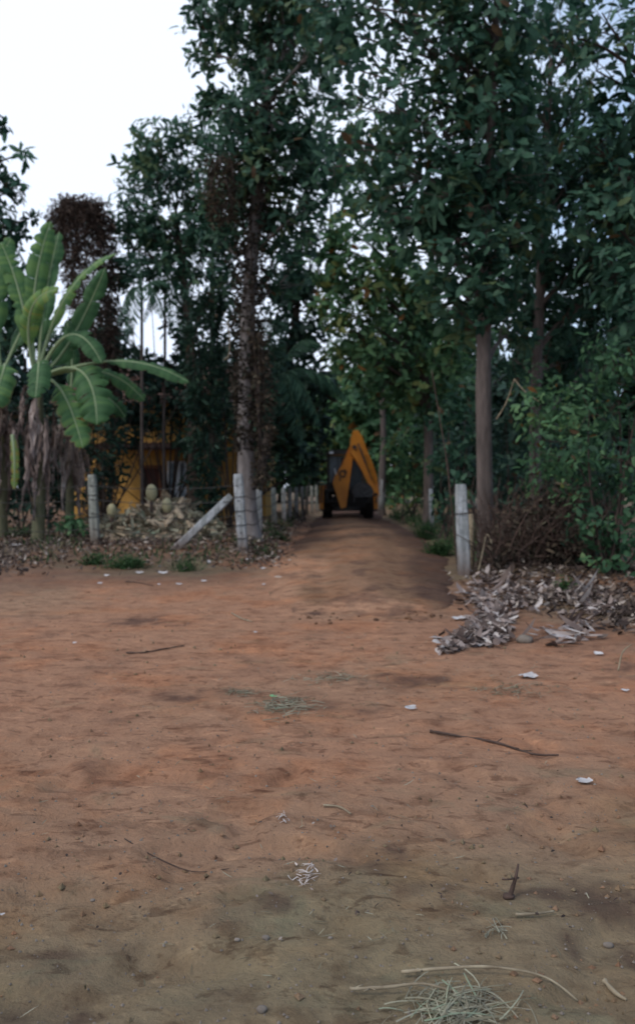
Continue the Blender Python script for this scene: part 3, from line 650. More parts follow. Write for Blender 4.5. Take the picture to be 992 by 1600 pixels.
palm('thin palm whose bare trunk crosses the bright sky gap, left of the three', 222, 26, 452, [(165,440,.5),(185,500,-.5),(265,445,.3),(255,495,-.6),(215,395,.4),(200,520,-1),(180,405,.2)], .06, 71)
palm('thin palm with drooping fronds, middle of the three in the sky gap', 258, 27, 440, [(215,430,.5),(225,500,-.4),(300,430,.2),(305,490,-.5),(250,380,.3),(275,520,-.8)], .06, 73)
palm('taller thin palm standing close left of the dark creeper column', 331, 28, 395, [(285,390,.4),(295,455,-.5),(370,385,.3),(375,440,-.4),(330,340,.3),(345,470,-.8)], .065, 79)
palm('low coconut palm beside the lane drooping a long dark frond toward the backhoe', 432, 25.5, 590, [(548,628,.2),(500,540,1),(420,500,.6),(385,600,-.5),(470,690,-1),(500,660,-.6),(405,680,-.8)], .14, 83, leaf='leaf_teal', W=.75, name='coconut_palm', group=None, px0=398)

# ------------------------------------------------------------------ banana plants
def banana_mat():
    m, nt, b = newmat('banana_leaf'); L = nt.links
    e = N_(nt, 'ShaderNodeAttribute', attribute_name='edge').outputs['Fac']; t = N_(nt, 'ShaderNodeAttribute', attribute_name='tint').outputs['Fac']
    blade = ramp(nt, [(0, (.024, .065, .028)), (.5, (.068, .155, .06)), (.85, (.16, .27, .075)), (1, (.28, .24, .06))]); L.new(t, blade.inputs[0])
    rib = ramp(nt, [(0, (.42, .5, .3)), (.07, (.3, .4, .2)), (.12, (0, 0, 0))])
    rf = ramp(nt, [(0, (1, 1, 1)), (.02, (1, 1, 1)), (.055, (0, 0, 0)), (1, (0, 0, 0))]); L.new(e, rf.inputs[0])
    bf = ramp(nt, [(.86, (0, 0, 0)), (1, (1, 1, 1))])
    nz = noise(nt, 5, 5); ad = N_(nt, 'ShaderNodeMath', operation='MULTIPLY_ADD'); L.new(nz.outputs[0], ad.inputs[0]); ad.inputs[1].default_value = .3; ad.inputs[2].default_value = -.15
    a2 = N_(nt, 'ShaderNodeMath', operation='ADD'); L.new(e, a2.inputs[0]); L.new(ad.outputs[0], a2.inputs[1]); L.new(a2.outputs[0], bf.inputs[0])
    m1 = N_(nt, 'ShaderNodeMix', data_type='RGBA'); L.new(rf.outputs[0], m1.inputs[0]); L.new(blade.outputs[0], m1.inputs[6]); m1.inputs[7].default_value = (.34, .42, .24, 1)
    m2 = N_(nt, 'ShaderNodeMix', data_type='RGBA'); L.new(bf.outputs[0], m2.inputs[0]); L.new(m1.outputs[2], m2.inputs[6]); m2.inputs[7].default_value = (.22, .15, .08, 1)
    L.new(m2.outputs[2], b.inputs['Base Color']); b.inputs['Roughness'].default_value = .6; b.inputs['Specular IOR Level'].default_value = .2
    tr = N_(nt, 'ShaderNodeBsdfTranslucent'); ms = N_(nt, 'ShaderNodeMixShader'); ms.inputs[0].default_value = .35
    L.new(m2.outputs[2], tr.inputs[0]); L.new(b.outputs[0], ms.inputs[1]); L.new(tr.outputs[0], ms.inputs[2]); L.new(ms.outputs[0], nt.nodes['Material Output'].inputs[0])
    return m
M['banana'] = banana_mat()
M['banana_stem'] = solid('banana_stem', (.05, .06, .03), (.17, .15, .085), 5, .7, .01, (1, 1, .3))
def banana_leaf(p0, c, p1, W, nrm, rg, fold=.3, tear=.25, brown=.0, tint=.5, petiole=.14):
    n = 40; P = bez(p0, c, p1, n); T = unit(np.gradient(P, axis=0))
    nrm = unit(np.asarray(nrm, float)); Sd = unit(np.cross(T, nrm)); Nn = np.cross(Sd, T)
    t = np.linspace(0, 1, n); u = np.clip((t-petiole)/(1-petiole), 0, 1)
    prof = np.where(t > petiole, np.minimum(1, (u/.16)**.6)*np.clip((1-u)/.2, 0, 1)**.5, 0)
    mb = MB(); mb.tube(P, np.linspace(.055, .012, n), 6, tint=.8, edge_=0) if False else mb.tube(P, np.linspace(.05, .008, n), 6, tint=.8)
    L = np.linalg.norm(np.diff(P, axis=0), axis=1).sum()
    for s in (-1, 1):
        i = 0
        ks = np.where(prof > .02)[0]
        if len(ks) < 3: continue
        i = ks[0]-1
        while i < n-1:
            j = min(n-1, i+int(rg.integers(2, 5)))
            if rg.random() > tear: j = min(n-1, i+int(rg.integers(5, 10)))
            g0 = rg.uniform(.1, .6)*(1 if rg.random() < .7 else 0); dr = rg.uniform(0, .25) if tear > .1 else 0
            V = []; E = []; TT = []
            m = j-i+1
            for k in range(i, j+1):
                f = (k-i)/(m-1)
                shrink = 1-g0*(abs(f-.5)*2)**3
                for q_ in range(5):
                    v = q_/4; wv = v*W*.5*prof[k]*shrink
                    zz = fold*wv*(1-.9*v*v) - (.10+dr*1.6)*wv*v*v + .012*math.sin(k*2.3+q_)*v
                    V.append(P[k]+Sd[k]*s*wv+Nn[k]*zz+T[k]*v*W*.12*prof[k]); E.append(max(v*.80+brown*v, .001) + (.12 if v == 1 else 0)*(.4+brown*2)); TT.append(tint+.12*math.sin(k*2.9)+(.11*math.sin(k*7.3+q_*.2)))
            qd = [[a*5+b_, a*5+b_+1, (a+1)*5+b_+1, (a+1)*5+b_] for a in range(m-1) for b_ in range(4)]
            mb.add(V, None, qd, np.clip(TT, 0, 1), np.clip(E, 0, 1)); i = j
    return mb
def dry_leaf_strip(top, bot, W, rg):
    mb = MB(); top = np.asarray(top, float); bot = np.asarray(bot, float)
    for k in range(6):
        n = 14; m = 5; f = rg.uniform(.45, 1.05); off = np.array([rg.normal(0, .35)*W, rg.normal(0, .12), 0])
        t0 = top+off*.4+np.array([0, 0, -rg.uniform(0, .3)*(top[2]-bot[2])]); b0 = top+(bot-top)*f+off*1.5
        P = bez(t0, (t0+b0)/2+rg.normal(0, .14, 3)*[1, .6, .3], b0, n); w = W*rg.uniform(.3, .7); ph = rg.uniform(0, 6); V = []; TT = []; base = rg.uniform(.3, .95)
        for i in range(n):
            u = i/(n-1); wv = w*(.25+.9*math.sin(min(1, u*1.05+.08)*PI))*rg.uniform(.6, 1.2)
            for j in range(m):
                v = j/(m-1)-.5
                V.append(P[i]+np.array([v*wv+rg.normal(0, .012), -.25*w*math.cos(v*7+ph+i*.5)+rg.normal(0, .02), rg.normal(0, .05)*abs(v)*2])); TT.append(np.clip(base+rg.normal(0, .12)-.25*abs(math.sin(v*7+ph+i*.5)), 0, 1))
        qd = [[i*m+j, i*m+j+1, (i+1)*m+j+1, (i+1)*m+j] for i in range(n-1) for j in range(m-1) if not (j in (0, m-2) and rg.random() < .35)]
        mb.add(V, None, qd, TT)
    return mb
def banana(label, px, pytop, d, r, lvs, dry, seed, group='banana plants behind the fence'):
    rg = np.random.default_rng(seed); b = gpt(px, d); t = at(px, pytop, d)
    r = r*.75
    root = thing('banana_plant', label, 'banana plant', tuple(b), group)
    path = smoothpath([b, b+(t-b)*.5+np.array([.05, 0, 0]), t], 8)
    mb = MB(); mb.tube(path, np.linspace(r, r*.55, len(path)), 14, wob=.08, seed=seed); part(mb, 'pseudostem', M['banana_stem'], root)
    for (p0, c, p1, wpx, dd, nrm, br, tn, tr) in lvs:
        A = at(p0[0], p0[1], d); A = t*.6+A*.4; C = at(c[0], c[1], d+dd*.5); B = at(p1[0], p1[1], d+dd)
        part(banana_leaf(A, C, B, wpx*(.92 if p1[1] > 540 else .76)/F*d, nrm, rg, tear=min(1, tr*2), brown=br+rg.uniform(0, .05), tint=tn, petiole=.40 if p1[1] > 540 else .2), 'leaf', M['banana'], root)
    for (x0, y0, x1, y1, wpx, dd) in dry:
        part(dry_leaf_strip(at(x0, y0, d+dd), at(x1, y1, d+dd), wpx*.72/F*d, rg), 'dry_leaf', M['leaf_dry'], root)
CAMN = (0, -1, .35)
banana('large banana plant with broad green leaves and dry leaves hanging on its stem', 60, 590, 19.5, .22, [
    ((50,575),(40,455),(80,346),46,.6,(.5,-1,.1),0,.62,.1), ((60,575),(66,470),(93,362),40,1.0,(-.3,-1,.2),0,.4,.1),
    ((45,575),(38,450),(2,380),42,.3,(.4,-1,.2),0,.6,.15), ((62,570),(95,425),(182,396),34,-.3,(.1,-.55,.85),0,.66,.3),
    ((70,580),(108,560),(165,418),44,.4,(.2,-1,.1),0,.35,.1), ((50,585),(22,460),(92,452),42,-.9,(.2,-.9,.45),0,.8,.2),
    ((68,575),(112,470),(160,568),34,-.8,(-.1,-.75,.7),0,.3,.25), ((80,590),(200,535),(296,598),30,-.3,(0,-.55,.85),0,.35,.3),
    ((82,588),(170,555),(226,626),34,.5,(0,-.7,.75),0,.45,.4), ((85,585),(150,540),(152,664),58,-1.0,(.15,-1,.25),0,.45,.35),
    ((65,600),(98,575),(130,700),46,-1.0,(.25,-1,.3),.16,.6,.6), ((52,590),(66,530),(56,622),38,-1.4,(0,-1,.3),0,.35,.3)],
    [(58,610,60,812,26,-.35),(45,640,50,800,18,-.3),(72,650,72,815,22,-.25),(88,640,92,770,16,.2),(40,600,34,700,12,-.2)], 301)
banana('banana plant cut by the left edge, its leaves leaning into view', 2, 590, 20.2, .22, [
    ((5,570),(20,540),(-14,640),46,-1.2,(.2,-1,.3),.05,.55,.4), ((5,575),(-20,430),(18,372),44,.5,(.2,-1,.2),0,.55,.1), ((0,575),(-40,440),(-70,400),40,0,(0,-1,.3),0,.4,.2),
    ((5,580),(40,500),(60,470),40,1,(-.3,-1,.1),0,.25,.1)], [(8,610,12,800,24,-.3),(22,640,24,745,16,-.5),(-5,610,-4,800,26,-.3)], 307)
banana('smaller banana plant with mostly dry hanging leaves, right of the large one', 108, 640, 20.6, .17, [
    ((108,640),(120,560),(104,500),30,.6,(0,-1,.2),0,.2,.2), ((108,640),(160,590),(196,652),30,.8,(0,-.8,.6),0,.2,.4)], [(106,655,98,800,24,-.3),(118,660,124,805,20,-.2),(126,690,120,790,14,-.4),(98,650,88,740,18,-.4)], 311)
tag_l = at(22, 735, 19.2)
mb = banana_leaf(at(20, 680, 19.2), at(26, 720, 19.0), at(22, 765, 19.1), .2, (0, -1, .1), np.random.default_rng(5), tint=.93, tear=.5, petiole=.02)
tag(mb.build('yellow_leaf', M['banana']), 'yellowing banana leaf hanging among the dry leaves at the left edge', 'leaf')

# ------------------------------------------------------------------ bushes and undergrowth
def bush(label, px, d, cl, leaf, L, W, seed, dens=26, k=5, name='bush', group=None, **kw):
    b = gpt(px, d, -.05); rg = np.random.default_rng(seed)
    root = thing(name, label, 'bush', tuple(b), group); ms = MB(); mc = MB()
    for c_ in cl:
        x, y, dd, r = c_[:4]; f = c_[4] if len(c_) > 4 else 1
        c = at(x, y, dd); rm = r/F*dd; n = max(6, int(dens*rm*rm*f*(.3/L)**2*1.6))
        C, _ = clump_points(c, np.array([rm]*3), n, rg); C = C[C[:, 2] > hgt(C[:, 0], C[:, 1], False)+.05]
        if len(C) == 0: continue
        A = unit(unit(C-c)+np.array([0, 0, .5])+rg.normal(0, .35, C.shape)); rosettes(mc, C, A, k, L, W, rg, kw.get('tlo', .1), kw.get('thi', .92), kw.get('brown', .02), (.8, 1.7), .25)
        s0 = b+rg.normal(0, .12, 3)*[1, 1, 0]; ms.tube(bez(s0, (s0+c)/2+rg.normal(0, .15, 3), c, 7), np.linspace(.03, .01, 7), 5, cap=False)
        for s_ in np.where(rg.random(len(C)) < .15)[0][:14]: ms.tube(bez(c, (c+C[s_])/2+rg.normal(0, .05, 3), C[s_], 4), [.01, .008, .006, .004], 4, cap=False)
    part(ms, 'stems', M['bark_dark'], root); part(mc, 'foliage', M[leaf], root); return root
bush('large dark bush filling the right edge with a bright green top', 960, 12.6, [(960,560,12.6,60),(1000,620,12.4,70),(920,640,12.8,60),(980,720,12.4,70),(900,720,12.9,60),(950,800,12.6,65),(1000,850,12.2,70),(915,815,12.8,40,.7),(950,880,12.5,45)], 'leaf_mid', .17, .085, 401, dens=21, tlo=.02, thi=.7)
bush('bush with lit yellow-green leaves right of the straight brown trunk', 850, 14.2, [(830,640,14.4,40),(860,690,14.2,50),(890,640,14.4,46),(830,740,14.2,30,.8),(868,750,14,40),(920,700,14,40),(840,600,14.8,36)], 'leaf_light', .16, .08, 403, dens=24, tlo=.08, thi=.8)
bush('dark shrub low between the brown trunk and the right edge bush', 880, 13.6, [(870,800,13.6,36,.7),(900,770,13.8,40),(860,850,13.5,28,.7),(905,850,13.4,34),(840,790,13.8,30,.6)], 'leaf_brown', .13, .06, 405, dens=22, brown=.2)
bush('leafy bushes beside the lane right of the backhoe', 640, 33, [(625,745,33,24),(655,725,33,30),(640,690,33,34),(690,700,32,34),(620,700,34,26),(660,770,32,22)], 'leaf_mid', .32, .16, 407)
bush('tall green shrub behind the leaning thin pole', 700, 21, [(700,640,21,36),(730,690,21,36),(690,720,21,36),(730,620,22,34),(715,770,20.5,34),(690,790,21,24)], 'leaf_teal', .28, .14, 409)
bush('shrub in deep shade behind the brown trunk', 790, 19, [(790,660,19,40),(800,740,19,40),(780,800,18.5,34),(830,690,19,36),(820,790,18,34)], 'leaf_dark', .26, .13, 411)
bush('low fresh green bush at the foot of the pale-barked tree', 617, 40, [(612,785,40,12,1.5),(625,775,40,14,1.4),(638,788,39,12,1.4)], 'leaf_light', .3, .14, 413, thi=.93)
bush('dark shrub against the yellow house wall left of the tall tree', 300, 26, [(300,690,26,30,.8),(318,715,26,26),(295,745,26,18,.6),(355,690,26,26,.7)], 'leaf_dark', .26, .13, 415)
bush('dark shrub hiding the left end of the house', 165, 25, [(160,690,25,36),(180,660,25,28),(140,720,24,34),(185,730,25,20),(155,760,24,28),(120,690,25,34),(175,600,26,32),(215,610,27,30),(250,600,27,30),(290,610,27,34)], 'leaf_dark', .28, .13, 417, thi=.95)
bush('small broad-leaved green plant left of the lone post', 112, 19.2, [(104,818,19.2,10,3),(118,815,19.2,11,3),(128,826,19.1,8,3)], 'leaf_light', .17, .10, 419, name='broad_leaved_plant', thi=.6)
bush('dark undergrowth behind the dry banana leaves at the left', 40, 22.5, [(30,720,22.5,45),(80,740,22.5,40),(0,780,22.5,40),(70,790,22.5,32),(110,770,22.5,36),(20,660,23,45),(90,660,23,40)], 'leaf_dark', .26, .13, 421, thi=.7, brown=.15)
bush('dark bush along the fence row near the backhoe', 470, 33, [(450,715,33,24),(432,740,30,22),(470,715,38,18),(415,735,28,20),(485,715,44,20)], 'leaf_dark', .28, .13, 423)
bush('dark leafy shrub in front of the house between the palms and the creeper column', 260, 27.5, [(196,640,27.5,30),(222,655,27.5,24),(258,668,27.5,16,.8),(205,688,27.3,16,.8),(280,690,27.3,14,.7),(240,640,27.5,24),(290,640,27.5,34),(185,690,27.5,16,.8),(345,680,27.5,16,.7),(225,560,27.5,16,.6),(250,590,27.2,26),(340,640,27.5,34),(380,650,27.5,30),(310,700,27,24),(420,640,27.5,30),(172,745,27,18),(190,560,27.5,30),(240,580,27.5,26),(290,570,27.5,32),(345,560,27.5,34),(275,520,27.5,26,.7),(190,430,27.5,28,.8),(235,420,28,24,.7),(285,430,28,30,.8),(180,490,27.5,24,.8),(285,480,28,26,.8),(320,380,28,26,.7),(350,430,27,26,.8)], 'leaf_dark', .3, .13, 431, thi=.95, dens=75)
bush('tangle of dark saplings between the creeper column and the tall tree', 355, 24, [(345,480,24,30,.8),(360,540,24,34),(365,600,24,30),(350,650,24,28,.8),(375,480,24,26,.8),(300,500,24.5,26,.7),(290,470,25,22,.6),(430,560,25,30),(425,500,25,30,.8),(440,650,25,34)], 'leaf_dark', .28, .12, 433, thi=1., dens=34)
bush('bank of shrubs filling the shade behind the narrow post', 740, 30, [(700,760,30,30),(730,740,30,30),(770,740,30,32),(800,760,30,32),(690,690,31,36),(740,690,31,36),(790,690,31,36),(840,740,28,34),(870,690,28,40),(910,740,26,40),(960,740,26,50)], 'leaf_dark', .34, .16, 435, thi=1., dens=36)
# painted foot of the pale trunk
# dry brush tangle at the foot of the brown tree
rg = np.random.default_rng(55); mb = MB(); ml = MB()
for i in range(380):
    x = rg.uniform(750, 960); p = at(x, 0, rg.uniform(13.2, 14.6)); p[2] = G(p[0], p[1])+rg.uniform(0, .5)
    q_ = p+np.array([rg.normal(0, .5), rg.normal(0, .3), rg.uniform(.1, 1.2)]); m_ = (p+q_)/2+rg.normal(0, .2, 3)
    mb.tube(bez(p, m_, q_, 8), np.linspace(rg.uniform(.006, .016), .004, 8), 4, cap=False)
tag(mb.build('dry_brush', M['stick_dark']), 'tangle of dry brown brushwood at the foot of the straight brown tree', 'brushwood', kind='stuff')
C = []
for i in range(800):
    x = rg.uniform(760, 940); p = at(x, 0, rg.uniform(13.2, 14.4)); p[2] = G(p[0], p[1])+rg.uniform(.15, 1.3)*(1-abs(x-835)/130); C.append(p)
C = np.array(C); ml.leaves(C, rg.normal(size=C.shape)+[0, 0, -.6], rg.normal(size=C.shape), rg.uniform(.06, .16, len(C)), .06, rg.uniform(.1, .95, len(C)), .5)
tag(ml.build('withered_leaves', M['leaf_brown']), 'withered brown leaves caught in the brushwood by the brown tree', 'dead leaves', kind='stuff')
# thin leaning poles and bare stems
def stick(name, label, pts, r, mat='stick', cat='stick', group=None, n=7, k=6, twigs=0, seed=0):
    rg = np.random.default_rng(seed); P = smoothpath(pts, k); mb = MB()
    rr = np.linspace(r, r*.55, len(P))*(1+.12*rg.normal(size=len(P))); mb.tube(P, rr, n)
    for _ in range(twigs):
        i = rg.integers(1, len(P)-1); d = unit(rg.normal(size=3)+[0, 0, .3]); d[2] = abs(d[2])*.4
        mb.tube([P[i], P[i]+d*r*7], [r*.5, r*.3], 5)
    return tag(mb.build(name, M[mat]), label, cat, group)
stick('bare_pole', 'thin bare pole leaning beside the big post right of the lane', [gpt(716, 14), at(700, 740, 14), at(686, 650, 14.1), at(674, 578, 14.2)], .015, 'stick_dark', cat='pole')
stick('bare_branch', 'forked bare branch sticking up right of the straight brown tree', [at(775, 655, 14.6), at(790, 630, 14.5), at(803, 592, 14.4)], .014, cat='branch')
stick('bare_branch', 'bare branch slanting right from the fork beside the brown tree', [at(803, 592, 14.4), at(818, 610, 14.3), at(842, 628, 14.2)], .012, cat='branch')
stick('bare_branch', 'thin curved stem arching at the foot of the straight brown tree', [gpt(742, 13.2), at(752, 870, 13.2), at(760, 835, 13.2), at(768, 850, 13.1)], .012, cat='branch')

# ------------------------------------------------------------------ the house
hy = 30.0
hg = .2
house = thing('yellow_house', 'ochre yellow house half hidden behind the trees, with a dark porch roof', 'house', (-5.4, hy, hg))
def wallpart(boxes, name, mat, parent=house, **k):
    mb = MB()
    for (x0, x1, y0, y1, z0, z1) in boxes: mb.box(((x0+x1)/2-house.location[0]*1, (y0+y1)/2-hy, (z0+z1)/2-hg), (x1-x0, y1-y0, z1-z0))
    return mb.build(name, M[mat], parent, smooth=False, **k)
dx0, dx1 = -6.62, -5.82; wx0, wx1 = -5.62, -4.9
wallpart([(-9.4, dx0, hy, hy+.25, hg-.3, 4.7), (dx1, wx0, hy, hy+.25, hg-.3, 4.7), (wx1, -1.95, hy, hy+.25, hg-.3, 4.7), (dx0, dx1, hy, hy+.25, 2.3, 4.7), (wx0, wx1, hy, hy+.25, 2.45, 4.7),
          (-9.4, -9.15, hy+.25, hy+7, hg-.3, 4.7), (-2.2, -1.95, hy+.25, hy+7, hg-.3, 4.7), (-9.15, -2.2, hy+6.75, hy+7, hg-.3, 4.7)], 'wall', 'wall')
df = wallpart([(dx0+.002, dx0+.12, hy-.03, hy+.2, hg, 2.297), (dx1-.12, dx1-.002, hy-.03, hy+.2, hg, 2.297), (dx0+.12, dx1-.12, hy-.03, hy+.2, 2.18, 2.297)], 'door_frame', 'trim')
dr = wallpart([(dx0+.12, dx1-.12, hy+.06, hy+.11, hg, 2.18), (dx0+.2, dx1-.2, hy+.045, hy+.06, 1.3, 2.05), (dx0+.2, dx1-.2, hy+.045, hy+.06, .4, 1.15)], 'door', 'door')
mb = MB(); mb.blob((dx1-.18+5.4, .03, 1.1-hg), (.03, .03, .03), amp=0); mb.build('handle', M['steel'], dr)
wf = wallpart([(wx0+.002, wx0+.09, hy-.04, hy+.2, hg, 2.447), (wx1-.06, wx1-.002, hy-.04, hy+.2, hg, 2.447), (wx0+.09, wx1-.06, hy-.04, hy+.2, 2.37, 2.447), (wx0+.31, wx0+.47, hy-.03, hy+.18, hg, 2.37)], 'window_frame', 'white_paint')
wallpart([(wx0+.09, wx0+.31, hy+.08, hy+.1, hg, 2.37), (wx0+.47, wx1-.06, hy+.08, hy+.1, hg, 2.37)], 'pane', 'blue_pane')
mb = MB()
for s in (-1, 1):      # tiled gable roof, ridge along x
    n = 12
    for i in range(n):
        t0, t1 = i/n, (i+1)/n; yA = 3.5+s*(4.2*(1-t0)); yB = 3.5+s*(4.2*(1-t1)-.05); zA = 4.55-hg+2.0*t0+.05; zB = 4.55-hg+2.0*t1
        mb.add([(-4.4, yA, zA), (3.85, yA, zA), (3.85, yB, zB), (-4.4, yB, zB), (-4.4, yA, zA-.06), (3.85, yA, zA-.06)], None, [[0, 1, 2, 3], [4, 5, 1, 0]])
roof_o = mb.build('roof', M['roof'], house, smooth=False)
mb = MB(); mb.box((-.6, -1.0, 2.95-hg), (4.0, 2.0, .07), np.array(Matrix.Rotation(math.radians(8), 3, 'X')))
for i in range(16): mb.box((-2.55+i*.26, -1.0, 3.0-hg), (.1, 2.0, .06), np.array(Matrix.Rotation(math.radians(8), 3, 'X')))
mb.build('porch_roof', M['roof'], house, smooth=False)
for x in (-2.15, .0+.95):
    mb = MB(); mb.box((x, -1.75, 1.3-hg/2), (.14, .14, 2.72)); mb.build('porch_post', M['dark_wood'], house, smooth=False, bevel=.01)

# ------------------------------------------------------------------ husk heap
husk = []
rg = np.random.default_rng(77)
def husk_mesh(seed):
    r_ = np.random.default_rng(seed); mb = MB(); nu, nv = 9, 6; V = []
    for layer, sc in ((0, 1.), (1, .72)):
        for i in range(nu):
            a = -PI/2+PI*i/(nu-1)
            for j in range(nv):
                b = -1.15+2.3*j/(nv-1); rr = sc*(1+.12*r_.normal())
                V.append((.10*math.cos(a)*math.sin(b)*rr, .24*math.sin(a)*(.9 if layer else 1.), .09*math.cos(a)*math.cos(b)*rr+.09*math.sin(a)**2))
    f = lambda l, i, j: l*nu*nv+i*nv+j
    q = [[f(0, i, j), f(0, i, j+1), f(0, i+1, j+1), f(0, i+1, j)] for i in range(nu-1) for j in range(nv-1)]+[[f(1, i, j), f(1, i+1, j), f(1, i+1, j+1), f(1, i, j+1)] for i in range(nu-1) for j in range(nv-1)]
    q += [[f(0, i, 0), f(0, i+1, 0), f(1, i+1, 0), f(1, i, 0)] for i in range(nu-1)]+[[f(0, i, nv-1), f(1, i, nv-1), f(1, i+1, nv-1), f(0, i+1, nv-1)] for i in range(nu-1)]
    return mb.add(V, None, q)
protos = [husk_mesh(i).build('coconut_husk', M['husk']) for i in range(4)]
used = 0
def heap_h(px): return max(0, 0.8*math.exp(-((px-270)/42)**2)+.5*math.exp(-((px-205)/40)**2))
for i in range(110):
    px = float(np.clip(rg.normal(252, 40), 168, 332)); d = rg.uniform(19.6, 21.4)
    X = (px-496)/F*d; z = G(X, d)+heap_h(px)*(1-((d-20.6)/1.3)**2*.8)*rg.uniform(.45, 1.0)+.05
    p = protos[i % 4]
    o = p if i < 4 else p.copy()
    if i >= 4: COL.objects.link(o)
    o.location = (X, d, z); o.rotation_euler = (rg.uniform(-1, 1), rg.uniform(-1, 1), rg.uniform(0, 6.28)); s = rg.uniform(.75, 1.5); o.scale = (s, s, s)
    tag(o, 'dry split coconut husk in the tan heap behind the fence', 'coconut husk', 'coconut husks heaped behind the fence')
mb = MB(); n = 46      # earth and fibre core of the heap
XX, YY = np.meshgrid(np.linspace(160, 340, n), np.linspace(19.3, 22, 16)); Xw = (XX-496)/F*YY
ZZ = hgt(Xw, YY)-.04+np.vectorize(heap_h)(XX)*np.clip(1-((YY-20.6)/1.3)**2, -.2, 1)*.8+.06*fbm(Xw*4, YY*4, 15)
idx = np.arange(XX.size).reshape(XX.shape); q = np.stack([idx[:-1, :-1], idx[:-1, 1:], idx[1:, 1:], idx[1:, :-1]], -1).reshape(-1, 4)
mb.add(np.stack([Xw, YY, ZZ], -1).reshape(-1, 3), None, q)
Pm = np.stack([Xw, YY, ZZ], -1).reshape(-1, 3); sel = rg.integers(0, len(Pm), 900); C = Pm[sel]+rg.normal(0, .10, (900, 3))
tag(mb.build('heap_core', M['husk']), 'crumbled husk fibre under the heap of coconut husks', 'husk fibre', kind='stuff')
mb = MB(); mb.leaves(C+[0, 0, .16], rg.normal(size=C.shape)*[1, 1, .5], rg.normal(size=C.shape), rg.uniform(.14, .36, 900), .09, rg.uniform(.3, 1.0, 900), .5)
tag(mb.build('dry_scraps', M['straw']), 'dry straw-coloured leaf scraps over the husk heap', 'dry leaves', kind='stuff')
for (px, py, d, s, lab) in ((237, 770, 20.2, 1.15, 'pale green coconut on a stub at the top of the husk heap'), (261, 790, 19.9, 1.0, 'yellowish coconut standing on the husk heap below the pale green one'), (175, 798, 20.0, .95, 'small pointed yellowish coconut at the left end of the husk heap')):
    p = at(px, py, d); root = thing('coconut', lab, 'coconut', tuple(p-np.array([0, 0, .2*s])))
    mb = MB(); mb.blob(p, (.125*s, .125*s, .19*s), amp=.04, nu=16, nv=12, seed=px); part(mb, 'fruit', M['coconut'], root)
    g = G(p[0], p[1]); mb = MB(); mb.tube([(p[0], p[1]+.02, g-.1), (p[0]+.01, p[1], (g+p[2])/2), (p[0], p[1], p[2]-.15*s)], [.07, .05, .045], 7, wob=.3); part(mb, 'stub', M['stick_dark'], root)

# ------------------------------------------------------------------ litter and ground cover (countless: stuff)
def ground_leaves(name, label, areas, mat, n, L, W, seed, lift=.02, tl=(.1, .95), curl=.5, flat=.5, pale=0.):
    rg = np.random.default_rng(seed); mb = MB(); C = []
    wts = np.array([a[4] if len(a) > 4 else 1 for a in areas], float); wts /= wts.sum()
    for a, w_ in zip(areas, wts):
        k = int(n*w_); px = rg.normal(a[0], a[2]*.5, k); py = np.maximum(rg.normal(a[1], a[3]*.5, k), 790)
        d = CH*F/(py-HY); C.append(np.c_[(px-496)/F*d, d])
    C = np.vstack(C); z = hgt(C[:, 0], C[:, 1]); C = np.c_[C, z+rg.uniform(0, lift, len(C))+.012]; k = len(C)
    D = unit(rg.normal(size=(k, 3))*[1, 1, flat*.4]); Nn = rg.normal(size=(k, 3))*flat+[0, 0, 1]
    mb.leaves(C-D*L*.5, D, Nn, rg.uniform(.5, 1.2, k)*L, rg.uniform(.6, 1.2, k)*W, rg.uniform(tl[0], tl[1], k), rg.normal(0, curl, k))
    return tag(mb.build(name, M[mat]), label, 'dead leaves', kind='stuff')
ground_leaves('leaf_litter', 'brown leaf litter along the front of the barbed wire fence', [(60,862,120,24,2),(180,860,120,24,2),(300,858,120,26,2),(400,870,60,20,1),(90,835,150,18,2),(250,838,130,16,1.5),(420,845,40,20,.8),(0,880,60,20)], 'litter', 7000, .13, .05, 91, .09)
ground_leaves('leaf_litter', 'leaf litter under the row of posts left of the lane', [(400,850,30,16),(430,835,24,10),(450,825,20,8),(465,818,18,6)], 'litter', 900, .13, .06, 92, .1)
ground_leaves('leaf_litter', 'brown leaf litter under the bushes on the right', [(850,905,90,18),(930,925,80,20),(790,890,50,20),(985,960,60,30),(880,940,90,20,.6)], 'litter', 2200, .12, .055, 93, .06)
ground_leaves('dry_leaf_heap', 'heap of grey curled dry leaves spilling from the big post on the right', [(765,905,50,16,2),(790,935,60,24,3),(770,965,36,22,3),(755,990,36,14,2.4),(730,1003,40,9,2),(850,925,60,16,2),(930,945,60,18,1.2),(742,930,22,14,1.2),(780,985,18,16,1.2),(700,1015,24,5,.5)], 'leaf_dry', 1450, .155, .08, 94, .03, (.1, 1.), .4, .22)
ground_leaves('dry_leaf_heap', 'grey dry palm leaves fallen below the right edge bush', [(905,935,20,16,2),(935,955,22,8),(900,985,40,8,1),(800,925,40,14),(880,1000,60,12,.7)], 'leaf_dry', 190, .28, .085, 95, .06, (.2, .97), .5, .4)
ground_leaves('straw_scatter', 'pale straw bits scattered over the open red earth', [(500,1250,480,130,3),(500,1050,480,60,3),(300,1020,200,40,1),(600,1030,140,30,1.2),(800,1080,90,20,1.4),(520,1056,50,10,1.2),(440,1105,70,16,.8),(270,1010,60,12,.8),(830,1055,70,25,.8),(650,1005,80,20,.8),(500,1450,480,100,1.5)], 'straw', 520, .055, .005, 96, .006, (.1, .95), .2, .25)
ground_leaves('leaf_crumbs', 'small dark leaf crumbs scattered over the open red earth', [(500,1100,480,110,3),(250,960,240,50,2),(700,1020,250,60,2),(500,1350,480,150,2)], 'litter', 500, .02, .012, 97, .005, (0, .9), .3, .3)
